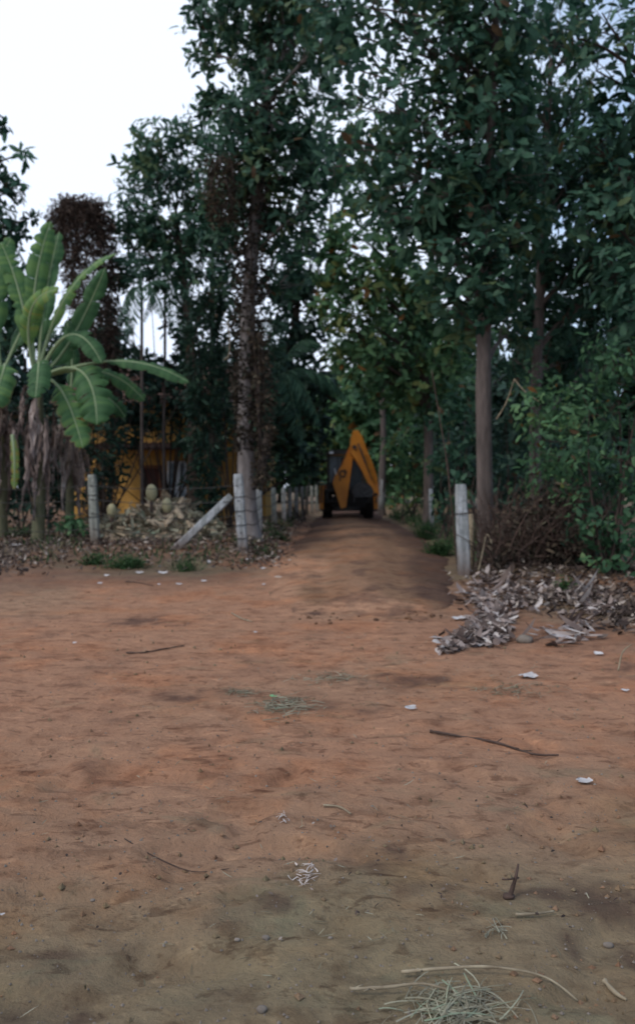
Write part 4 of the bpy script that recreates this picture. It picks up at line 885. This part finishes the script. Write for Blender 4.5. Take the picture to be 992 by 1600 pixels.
# soil crumbs
mb = MB(); k = 1700; py = HY+rg.uniform(0, 1, k)**1.3*780+90; px = rg.uniform(-40, 1030, k); d = CH*F/(py-HY); X = (px-496)/F*d
ico = np.array([(1,0,0),(-1,0,0),(0,1,0),(0,-1,0),(0,0,1),(0,0,-1)], float); itf = np.array([[0,2,4],[2,1,4],[1,3,4],[3,0,4],[2,0,5],[1,2,5],[3,1,5],[0,3,5]])
cl = vnoise(X*1.2, d*1.2, 19); keep = rg.random(k) < sst(.25, .7, cl)+.15; X = X[keep]; d = d[keep]; k = len(X)
r_ = (rg.uniform(.2, 1, k)**3*.016+.003)*(.7+d*.05)
V = np.c_[X, d, hgt(X, d)+r_*.2][:, None]+ico[None]*(r_[:, None]*rg.uniform(.5, 1.3, (k, 6)))[..., None]
mb.add(V.reshape(-1, 3), (itf[None]+(np.arange(k)*6)[:, None, None]).reshape(-1, 3), None, np.repeat(rg.uniform(0, .5, k), 6))
tag(mb.build('soil_crumbs', M['soil'], smooth=False), 'crumbs of earth on the open ground', 'earth crumbs', kind='stuff')
mb = MB(); k = 1600; py = HY+130+rng.uniform(0, 1, k)**.8*720; px = rng.uniform(-40, 1030, k); d = CH*F/(py-HY); X = (px-496)/F*d
r_ = (rng.uniform(.2, 1, k)**2*.006+.002)*(.7+d*.08)
V = np.c_[X, d, hgt(X, d)+r_*.15][:, None]+ico[None]*(r_[:, None]*rng.uniform(.5, 1.3, (k, 6)))[..., None]
mb.add(V.reshape(-1, 3), (itf[None]+(np.arange(k)*6)[:, None, None]).reshape(-1, 3))
tag(mb.build('grit', M['stone'], smooth=False), 'tiny grit scattered on the open ground', 'grit', kind='stuff')
# clods along the lane lip
mb = MB()
for i in range(90):
    x = rg.choice([rg.uniform(-.2, .3), rg.uniform(1., 1.5), rg.uniform(-.3, 1.5)]); y = 9.42+rg.normal(0, .3)+.25*float(fbm(np.array([x*2.2]), np.array([3.]), 93)[0])+.08*math.sin(x*4); s = rg.uniform(.1, 1)**4*.022+.006
    mb.blob((x, y, G(x, y)+s*.4), (s*1.3, s, s*.8), seed=i, amp=.5, nu=7, nv=5, tint=rg.uniform(0, .4))
tag(mb.build('lane_clods', M['lane']), 'dark clods of earth at the crumbling lip of the lane', 'earth clods', kind='stuff')

# weeds and tufts
def tuft(name, label, px, py, wpx, h, n, mat, seed, leafy=True, tl=(.1, .9), kind=None, cat='weeds', lean=.6):
    rg = np.random.default_rng(seed); g = gp(px, py); wm = wpx/F*g[1]/2
    X = g[0]+rg.normal(0, wm*.5, n); Y = g[1]+rg.normal(0, wm*.5, n); Pz = np.c_[X, Y, hgt(X, Y)-.01]
    D = unit(rg.normal(size=(n, 3))*[lean, lean, .2]+[0, 0, 1]); mb = MB()
    mb.leaves(Pz, D, rg.normal(size=(n, 3)), h*rg.uniform(.4, 1.1, n), .014 if not leafy else .02, rg.uniform(tl[0], tl[1], n), rg.uniform(.1, .8, n))
    if leafy:
        m = n//2; c = Pz[:m]+[0, 0, 1]*rg.uniform(.1, .8, (m, 1))*h; rosettes(mb, c, np.tile([0, 0, 1.], (m, 1)), 5, .08, .05, rg, tl[0], tl[1], .02)
    return tag(mb.build(name, M[mat]), label, cat, kind=kind)
tuft('weed_clump', 'green weeds growing between the lone post and the slanting brace', 200, 886, 72, .24, 240, 'grass', 1)
tuft('weed_clump', 'green weeds at the foot of the lone post', 148, 882, 34, .2, 110, 'grass', 2)
tuft('weed_clump', 'round tuft of green grass below the foot of the slanting brace', 290, 892, 34, .28, 170, 'grass', 3, leafy=False)
tuft('weed_clump', 'grey-green weeds right of the corner post', 415, 870, 30, .13, 60, 'grass', 4, tl=(.3, 1))
tuft('weed_clump', 'low green weeds beside the lane in front of the second post of its row', 440, 846, 28, .16, 90, 'grass', 5, tl=(.1, 1))
tuft('weed_clump', 'green weeds in the shade at the right edge of the lane', 686, 868, 34, .4, 200, 'grass', 6)
tuft('weed_clump', 'green weeds behind the narrow post right of the lane', 668, 842, 30, .6, 170, 'grass', 7)
tuft('weed_clump', 'dry yellow weeds at the left end of the husk heap', 165, 840, 50, .4, 140, 'straw', 8, leafy=False)
tuft('weed_clump', 'thin dry weeds behind the slanting brace', 320, 838, 50, .45, 150, 'straw', 9, leafy=False, tl=(0, .6))
tuft('weed_clump', 'green weeds at the far left verge below the banana stems', 45, 850, 90, .3, 160, 'grass', 10, tl=(0, .8))
tuft('weed_clump', 'small green seedling among the dry leaves at the right', 880, 925, 8, .16, 60, 'grass', 11)
rgw = np.random.default_rng(12); mb = MB(); nwd = 900
pyw = rgw.uniform(806, 850, nwd); tw = rgw.uniform(-.35, 1, nwd); dw = CH*F/(pyw-HY); Xw_ = laneL(dw)-.55-np.abs(rgw.normal(0, .5, nwd)); 
mb.leaves(np.c_[Xw_, dw, hgt(Xw_, dw)-.01], rgw.normal(size=(nwd, 3))*[.6, .6, .2]+[0, 0, 1], rgw.normal(size=(nwd, 3)), rgw.uniform(.06, .2, nwd), .03, rgw.uniform(0, .9, nwd), .5)
dw = rgw.uniform(14.5, 38, 900); Xw_ = laneR(dw)+.2+np.abs(rgw.normal(0, .6, 900))
mb.leaves(np.c_[Xw_, dw, hgt(Xw_, dw)-.01], rgw.normal(size=(900, 3))*[.6, .6, .2]+[0, 0, 1], rgw.normal(size=(900, 3)), rgw.uniform(.1, .5, 900), .035, rgw.uniform(0, .9, 900), .5)
nv = 1500; pxv = rgw.uniform(-40, 430, nv); dv = rgw.uniform(15.2, 20, nv); Xv = (pxv-496)/F*dv; kp = fbm(Xv*1.3, dv*1.1, 141, 3) > .02; Xv = Xv[kp]; dv = dv[kp]; nv = len(Xv)
mb.leaves(np.c_[Xv, dv, hgt(Xv, dv)-.01], rgw.normal(size=(nv, 3))*[.7, .7, .2]+[0, 0, 1], rgw.normal(size=(nv, 3)), rgw.uniform(.06, .24, nv), .035, np.where(rgw.random(nv) < .3, 1., rgw.uniform(0, .6, nv)), .5)
tag(mb.build('verge_grass', M['grass']), 'low weeds and grass along the lane edges and the fence verge', 'grass', kind='stuff')
# cut grass and straw on the open earth
def flat_straw(name, label, px, py, wpx, hpx, n, L, seed, mat='straw', tl=(.2, 1), th=.05, wd=.008, cat='straw'):
    rg = np.random.default_rng(seed); k = n
    a = rg.normal(px, wpx*.33, k); b = np.clip(rg.normal(py, hpx*.33, k), 780, 1640); d = CH*F/(b-HY); X = (a-496)/F*d
    mb = MB()
    for i in range(k):
        th_ = rg.normal(.25, .75)+(rg.uniform(0, 3.1) if cat == 'dried roots' else 0); l = L*rg.uniform(.4, 1.2); dr = np.array([math.cos(th_), math.sin(th_), rg.normal(0, .06)]); z = hgt(np.array([X[i]]), np.array([d[i]]))[0]+.008+rg.uniform(0, th)*math.exp(-((a[i]-px)/(wpx*.5))**2)
        c = np.array([X[i], d[i], z]); p0 = c-dr*l/2; p2 = c+dr*l/2; m_ = c+np.array([rg.normal(0, .12)*l, rg.normal(0, .12)*l, .1*l])
        P = bez(p0, m_, p2, 6); w_ = wd*rg.uniform(.5, 1.4); sd = np.array([-dr[1], dr[0], rg.normal(0, .4)])*w_/2
        V = np.concatenate([P-sd, P+sd*np.linspace(1, .2, 6)[:, None]]); q = [[j, j+1, 7+j, 6+j] for j in range(5)]
        mb.add(V, None, q, rg.uniform(tl[0], tl[1]))
    return tag(mb.build(name, M[mat]), label, cat)
flat_straw('straw_pile', 'loose pile of pale grey-green straw at the bottom under the two long sticks', 718, 1578, 120, 50, 190, .15, 1, wd=.0038, th=.014, tl=(.45, 1))
flat_straw('cut_grass', 'patch of dry cut grass with one bright green leaf in the middle of the open ground', 445, 1103, 80, 26, 230, .11, 2, th=.025, wd=.006)
flat_straw('cut_grass', 'thin patch of pale dry grass up and right of the one with the green leaf', 522, 1056, 76, 16, 90, .10, 3, th=.01, wd=.006)
flat_straw('cut_grass', 'thin patch of grey dry grass on the right half of the open ground', 805, 1074, 100, 18, 100, .10, 4, th=.01, wd=.006, tl=(.1, .8))
flat_straw('cut_grass', 'dry grass strands left of the one with the green leaf', 380, 1080, 50, 12, 60, .1, 5, th=.01, wd=.006, tl=(.1, .7))
flat_straw('dried_roots', 'small white bundle of dried roots on the near ground', 476, 1370, 26, 30, 42, .045, 6, th=.008, wd=.004, mat='leaf_dry', tl=(.8, 1), cat='dried roots')
flat_straw('dried_roots', 'tiny white dried root wisp above the white bundle of roots', 443, 1283, 14, 12, 14, .045, 7, th=.006, wd=.004, mat='leaf_dry', tl=(.8, 1), cat='dried roots')
flat_straw('dried_roots', 'pale wisp of straw stuck in the dark earth at the right', 775, 1456, 20, 14, 16, .08, 8, th=.03, wd=.005, tl=(.6, .95), cat='dried roots')
def g3(px, py, dz=.012):
    p = gp(px, py); return np.array([p[0], p[1], G(p[0], p[1])+dz])
stick('stick', 'long pale stick lying above the straw pile', [g3(627, 1517, .02), g3(700, 1522, .03), g3(770, 1526, .03), g3(850, 1537, .02), g3(902, 1552, .012)], .0055, twigs=2, seed=1, group='two long sticks by the straw pile')
stick('stick', 'shorter knotty stick running into the left of the straw pile', [g3(546, 1551, .02), g3(600, 1550, .025), g3(660, 1549, .03), g3(705, 1556, .02)], .0055, twigs=3, seed=2, group='two long sticks by the straw pile')
stick('stick', 'crooked grey stick lying on the right half of the open ground', [g3(672, 1138), g3(720, 1148), g3(775, 1160), g3(830, 1172), g3(872, 1178)], .0095, 'stick_dark', seed=3, twigs=3)
stick('stick', 'dark twig lying near the left of the bare orange earth', [g3(198, 1018), g3(225, 1019), g3(255, 1014), g3(288, 1008)], .009, 'stick_dark', seed=4, twigs=1)
stick('stick', 'thin pale twig on the bare earth in front of the lane', [g3(362, 958), g3(378, 966), g3(395, 971)], .009, seed=5)
stick('stick', 'pale split stalk lying alone in the bottom right corner', [g3(943, 1527), g3(960, 1540), g3(978, 1552)], .008, seed=6)
stick('stick', 'thin pale stalk curving below the middle of the picture', [g3(505, 1262), g3(530, 1264), g3(548, 1274)], .006, seed=7)
stick('stick', 'long thin twig lying left of the white bundle of roots', [g3(195, 1310), g3(240, 1325), g3(300, 1342), g3(358, 1356)], .003, 'stick_dark', seed=8)
stick('stick', 'pale stalk lying right of the white bundle of roots, below the upright dead stem', [g3(805, 1430), g3(835, 1428), g3(865, 1420)], .006, seed=9)
stick('stick', 'upright thin stalk poking from the disturbed earth at the right edge', [g3(965, 1045, 0), at(972, 1025, 6.6)+[0, 0, .03], at(986, 1007, 6.6)], .008, seed=10)
stick('stick', 'dark twig lying at the foot of the left verge', [g3(196, 908), g3(215, 910), g3(240, 917)], .01, 'stick_dark', seed=11)
rt = thing('dead_stem', 'dark dead plant stem standing up from the earth at the right', 'dead stem', tuple(g3(796, 1397, 0)))
d0 = gp(796, 1397)[1]; mb = MB(); mb.tube(smoothpath([g3(793, 1399, -.02), at(801, 1385, d0), at(806, 1368, d0), at(809, 1350, d0+.03)], 6), np.linspace(.010, .004, 19), 7, wob=.2)
mb.tube([at(806, 1372, d0), at(794, 1374, d0-.02), at(784, 1374, d0)], .003, 5); part(mb, 'stem', M['stick_dark'], rt)
mb = MB(); mb.blob(g3(794, 1398, .005), (.02, .018, .012), amp=.5, seed=3); part(mb, 'root', M['stick_dark'], rt)

# pale scraps, each by its place
def scrap(label, px, py, wpx, hpx, seed, name='pale_scrap', mat='scrap', cat='scrap', up=0.):
    rg = np.random.default_rng(seed); p = g3(px, py, .012); s = wpx*.8/F*p[1]/2; t = s*rg.uniform(.45, .8); m = 6; V = []; a = rg.uniform(-.5, .5)
    for i in range(m):
        for j in range(m):
            u, v = i/(m-1)*2-1, j/(m-1)*2-1; r = math.hypot(u, v); k = 1/max(1, r)*(1+.15*rg.normal()); x, y = u*s*k, v*t*k
            V.append(p+np.array([x*math.cos(a)-y*math.sin(a), x*math.sin(a)+y*math.cos(a), abs(rg.normal(0, .09))*s+.10*s*u*u+hpx/F*p[1]*.16*(v+1)]))
    q = [[i*m+j, i*m+j+1, (i+1)*m+j+1, (i+1)*m+j] for i in range(m-1) for j in range(m-1)]
    return tag(MB().add(V, None, q).build(name, M[mat]), label, cat)
for i, (px, py, a, b, lab) in enumerate([
    (22,868,26,6,'large pale scrap in the leaf litter at the far left'),(157,912,10,4,'tiny white scrap lowest below the lone post'),(167,900,12,5,'white scrap below the foot of the lone post'),(219,895,16,4,'flat white scrap below the green weeds'),
    (228,854,20,7,'whitish crumpled scrap left of the foot of the brace'),(255,896,18,7,'bright white scrap at the edge of the verge left of the round grass tuft'),(280,915,12,4,'white scrap just below the round grass tuft'),(249,915,7,3,'very small white crumb left below the round grass tuft'),
    (319,909,12,3,'small white scrap right below the round grass tuft'),(326,882,8,16,'upright white scrap between the grass tuft and the corner post'),(389,878,12,5,'white scrap at the foot of the corner post'),(411,890,9,4,'small white scrap right of the corner post foot'),(412,915,8,3,'small pale scrap on the path before the lane'),
    (717,968,28,6,'white scrap left of the heap of dry leaves'),(824,1057,36,4,'flat white strip on the open ground at the right'),(934,1021,18,7,'bright white scrap near the right edge below the bushes'),(857,985,22,5,'pale scrap right of the heap of dry leaves'),(912,1221,30,4,'pale flattened scrap low near the right edge'),
    (642,1103,24,9,'crumpled greyish scrap on the middle right of the open ground'),(976,1079,16,4,'pale scrap at the right edge above the flattened one'),(117,1006,8,3,'tiny white crumb on the orange earth at the left'),(399,988,8,3,'tiny white crumb on the orange earth in the middle'),(650,1512,16,4,'small pale leaf beside the tip of the long stick'),(4,1432,10,5,'white crumb cut by the left edge')]):
    scrap(lab, px, py, a, b, 500+i)
scrap('bright green leaf lying on the patch of dry cut grass', 427, 1088, 18, 5, 600, 'green_leaf', 'green_leaf', 'leaf')
for i, (px, py, s, lab) in enumerate([(409,1574,.014,'grey stone at the bottom left of the straw pile'),(415,1464,.011,'pale pebble on the near ground below the white roots'),(371,1466,.008,'smaller pebble left of the pale pebble'),(516,1452,.007,'tiny pebble right of the pale pebble'),(950,1455,.014,'pebble on the dark damp earth at the right'),(820,1000,.07,'dark stone just right of the heap of dry leaves'),(145,1394,.008,'tiny pebble on the near left ground')]):
    p = g3(px, py, s*.35); tag(MB().blob(p, (s*1.2, s, s*.7), seed=i, amp=.25, nu=12, nv=8).build('stone', M['stone']), lab, 'stone')

# ------------------------------------------------------------------ backhoe loader
BX, BY = 1.36, 35.3
bz = G(BX, BY)+.10
bh = thing('backhoe_loader', 'yellow backhoe loader seen from behind on the lane with its boom folded up', 'backhoe loader', (BX, BY, bz)); bh.scale = (1, 1, .955)
def bp(mb, name, mat, parent=bh, bevel=.02, smooth=False): return mb.build(name, M[mat], parent, smooth=smooth, bevel=bevel)
mb = MB(); mb.box((0, 1.6, .95), (1.1, 4.2, .5)); mb.box((0, .1, .75), (1.5, .5, .5)); bp(mb, 'chassis', 'black')
mb = MB(); mb.prism([(-.5, 1.2), (.5, 1.2), (.5, 1.75), (.4, 1.95), (-.4, 1.95), (-.5, 1.75)], 2.3, 4.2); bp(mb, 'hood', 'machine', bevel=.04)
# cab
cabx0, cabx1, cz0, cz1 = -.93, .75, 1.25, 2.95
mb = MB()
for x in (cabx0+.05, cabx1-.05):
    for y in (.35, 2.0): mb.box((x, y, (cz0+cz1)/2), (.10, .10, cz1-cz0))
mb.box(((cabx0+cabx1)/2, .35, cz0+.05), (cabx1-cabx0-.2, .098, .1)); mb.box(((cabx0+cabx1)/2, 1.2, cz0-.1), (cabx1-cabx0, 1.75, .2)); cb_ = bp(mb, 'cab_frame', 'black')
mb = MB(); mb.prism([(cabx0-.04, 2.95), (cabx1+.04, 2.95), (cabx1+.04, 3.06), (cabx1-.15, 3.15), (cabx0+.15, 3.15), (cabx0-.04, 3.06)], .2, 2.15); bp(mb, 'cab_roof', 'black', bevel=.04)
mb = MB(); mb.box((-.56, .36, 2.1), (.52, .02, 1.5)); bp(mb, 'rear_window', 'glare_glass', bevel=0)
mb = MB(); mb.box((.18, .36, 2.1), (.9, .02, 1.5)); bp(mb, 'rear_window', 'glass', bevel=0)  # dark copy of the rear glass keeps the gap between the arms black
mb = MB(); mb.box((-.29, .34, 2.1), (.05, .05, 1.5)); bp(mb, 'window_divider', 'black', bevel=0)
for x in (cabx0+.05, cabx1-.05): mb = MB(); mb.box((x, 1.17, 2.1), (.02, 1.55, 1.65)); bp(mb, 'side_window', 'glass', bevel=0)
mb = MB(); mb.tube([(-.55, .25, 1.35), (-.52, .24, 1.9), (-.6, .26, 2.3)], .03, 7); bp(mb, 'glare_streak', 'white_paint', bevel=0)  # pale tube standing in for glare on the cab window
# rear frame and stabilisers
mb = MB(); mb.box((0, -.35, .78), (2.1, .18, .16)); mb.box((0, -.35, 1.25), (2.1, .18, .14)); mb.box((-.95, -.35, 1.0), (.16, .18, .5)); mb.box((.95, -.35, 1.0), (.16, .18, .5)); bp(mb, 'rear_frame', 'black')
for s in (-1, 1):
    mb = MB(); mb.box((s*1.18, -.4, 1.02), (.17, .24, 1.22)); st = bp(mb, 'stabiliser', 'machine', bevel=.025)
    mb = MB(); mb.box((s*1.18, -.4, .37), (.26, .36, .07)); bp(mb, 'foot_pad', 'black', st)
    mb = MB(); mb.tube([(s*1.18, -.54, .7), (s*1.18, -.54, 1.5)], .035, 8); bp(mb, 'ram', 'steel', st, bevel=0)
for s in (-1, 1):
    mb = MB(); mb.prism([(s*.62, 1.28), (s*1.12, 1.28), (s*1.12, 1.5), (s*1.0, 1.62), (s*.62, 1.62)] if s > 0 else [(s*.62, 1.28), (s*.62, 1.62), (s*1.0, 1.62), (s*1.12, 1.5), (s*1.12, 1.28)], -.15, 1.5); bp(mb, 'rear_fender', 'machine_dark' if s > 0 else 'black')
def wheel(x, y, R, W_):
    mb = MB(); prof = [(-.5, .62), (-.5, .86), (-.42, .96), (-.2, 1.0), (.2, 1.0), (.42, .96), (.5, .86), (.5, .62)]; n = 36
    V = [(x+a*W_, y+R*b*math.cos(2*PI*i/n), R+R*b*math.sin(2*PI*i/n)) for i in range(n) for a, b in prof]
    m = len(prof); q = [[i*m+j, i*m+(j+1) % m, ((i+1) % n)*m+(j+1) % m, ((i+1) % n)*m+j] for i in range(n) for j in range(m)]
    mb.add(V, None, q)
    for i in range(22):
        a = 2*PI*i/22; s = -1 if i % 2 else 1
        rot = Matrix.Rotation(a, 3, 'X') @ Matrix.Rotation(s*.6, 3, 'Z')
        mb.box((x+s*W_*.23, y+R*1.0*math.cos(a+PI/2), R+R*1.0*math.sin(a+PI/2)), (W_*.56, .05, .07), np.array(rot))
    t = bp(mb, 'wheel', 'rubber', bevel=0)
    mb = MB(); r_ = [(-.3, .64), (-.22, .5), (-.1, .45), (-.1, .15), (-.16, .12), (-.16, .01)] if x < 0 else [(.3, .64), (.22, .5), (.1, .45), (.1, .15), (.16, .12), (.16, .01)]
    k = len(r_); V = [(x+a*W_, y+R*b*math.cos(2*PI*i/n), R+R*b*math.sin(2*PI*i/n)) for i in range(n) for a, b in r_]
    mb.add(V, None, [[i*k+j, i*k+j+1, ((i+1) % n)*k+j+1, ((i+1) % n)*k+j] for i in range(n) for j in range(k-1)])
    bp(mb, 'rim', 'white_paint', t, bevel=0)
for s in (-1, 1): wheel(s*.92, .75, .68, .44); wheel(s*.85, 3.3, .5, .34)
mb = MB(); mb.prism([(-1.15, .18), (1.15, .18), (1.15, .95), (-1.15, .95)], 4.9, 4.95); mb.prism([(-1.15, .16), (1.15, .16), (1.15, .22), (-1.15, .22)], 4.96, 5.6); mb.box((-1.14, 5.25, .5), (.03, .55, .55)); mb.box((1.14, 5.25, .5), (.03, .55, .55)); bp(mb, 'loader_bucket', 'black', bevel=.01)
for s in (-1, 1):
    mb = MB(); mb.tube([(s*.75, 2.3, 1.5), (s*.75, 3.9, 1.15), (s*.75, 4.88, .55)], .09, 6); bp(mb, 'loader_arm', 'machine', bevel=0)
# king post, boom, dipper, bucket
mb = MB(); mb.box((-.18, -.55, .95), (.34, .3, .95)); mb.tube([(-.18, -.6, .45), (-.18, -.6, 1.5)], .11, 12); bp(mb, 'king_post', 'black')
mb = MB(); mb.prism([(-.34, .5), (-.16, .55), (.0, 1.6), (.13, 2.68), (.34, 3.05), (.3, 3.35), (.08, 3.35), (-.1, 3.0), (-.3, 2.5), (-.62, 1.85), (-.68, 1.62)], -1.05, -.72); boom = bp(mb, 'boom', 'machine', bevel=.03)
mb = MB(); mb.tube([(-.2, -.68, 1.0), (-.35, -.66, 1.9)], .06, 9); mb.tube([(-.35, -.66, 1.9), (-.1, -.66, 2.8)], .035, 9); bp(mb, 'boom_ram', 'steel', bevel=0)
mb = MB(); mb.prism([(.02, 2.95), (.04, 3.6), (.18, 3.92), (.34, 3.92), (.5, 3.65), (.74, 3.05), (.98, 2.45), (1.13, 1.95), (1.24, 1.12), (1.1, .98), (.98, 1.1), (.76, 1.62), (.50, 2.2), (.2, 2.72)], -1.45, -1.1); dip = bp(mb, 'dipper', 'machine', bevel=.03)
mb = MB(); mb.prism([(.56, 2.9), (.74, 2.86), (1.02, 2.08), (1.12, 1.55), (.98, 1.62), (.82, 2.15)], -1.47, -1.452); bp(mb, 'dipper_shade', 'machine_dark', dip, bevel=0)  # thin darker overlay painting the shaded right side of the dipper
mb = MB(); mb.tube([(.34, -1.55, 3.35), (.66, -1.55, 2.5)], .035, 9); mb.tube([(.66, -1.55, 2.5), (.93, -1.55, 1.75)], .022, 9); bp(mb, 'dipper_ram', 'steel', bevel=0)
mb = MB(); mb.tube([(.2, -1.5, 3.2), (.2, -.68, 3.2)], .09, 12); mb.tube([(1.1, -1.5, 1.1), (1.1, -1.05, 1.1)], .07, 12); bp(mb, 'pivot_pin', 'steel', bevel=0)
# bucket: curved shell with side plates and teeth
bc = np.array([.55, 1.2]); n = 18; ang = np.linspace(math.radians(-30), math.radians(215), n); R = .44
outer = [(bc[0]+R*math.cos(a), bc[1]+R*math.sin(a)) for a in ang]; inner = [(bc[0]+(R-.035)*math.cos(a), bc[1]+(R-.035)*math.sin(a)) for a in ang]
mb = MB(); V = []
for y in (-1.6, -.95): V += [(a, y, b) for a, b in outer]+[(a, y, b) for a, b in inner]
f = lambda e, l, i: e*2*n+l*n+i
q = [[f(0, 0, i), f(0, 0, i+1), f(1, 0, i+1), f(1, 0, i)] for i in range(n-1)]+[[f(0, 1, i), f(1, 1, i), f(1, 1, i+1), f(0, 1, i+1)] for i in range(n-1)]+[[f(e, 0, i), f(e, 1, i), f(e, 1, i+1), f(e, 0, i+1)] for e in (0, 1) for i in range(n-1)]
mb.add(V, None, q); mb.prism(inner, -1.597, -1.57); mb.prism(inner, -.98, -.953)
for i in range(5): mb.box((outer[-1][0]+.02, -1.55+i*.135, outer[-1][1]-.09), (.05, .06, .2))
bp(mb, 'bucket', 'steel', bevel=.008)
mb = MB(); mb.tube([(.9, -1.27, 1.55), (.75, -1.27, 1.5), (.62, -1.27, 1.55)], .05, 8); mb.box((.95, -1.27, 1.28), (.1, .22, .5)); bp(mb, 'bucket_link', 'black', bevel=0)
for x in (-.75, .6):
    mb = MB(); mb.box((x, .16, 3.02), (.18, .08, .11)); bp(mb, 'work_lamp', 'white_paint')
for s in (-1, 1): mb = MB(); mb.box((s*1.02, -.17, 1.42), (.12, .04, .2)); bp(mb, 'tail_lamp', 'trim', bevel=.01)
# lettering on the boom
cu = bpy.data.curves.new('emblem', 'FONT'); cu.body = 'JCB'; cu.size = .46; cu.extrude = .004; cu.align_x = 'CENTER'; cu.align_y = 'CENTER'; cu.offset = .02
tmp = bpy.data.objects.new('emblem_curve', cu); COL.objects.link(tmp)
bpy.context.view_layer.update()
me = bpy.data.meshes.new_from_object(tmp.evaluated_get(bpy.context.evaluated_depsgraph_get())); bpy.data.objects.remove(tmp)
me.materials.clear(); me.materials.append(M['black'])
em = bpy.data.objects.new('emblem', me); COL.objects.link(em); em.parent = boom
em.location = (-.27, -1.056, 2.0); em.rotation_euler = (PI/2, math.radians(-14), 0); em.scale = (.55, 1.0, 1)
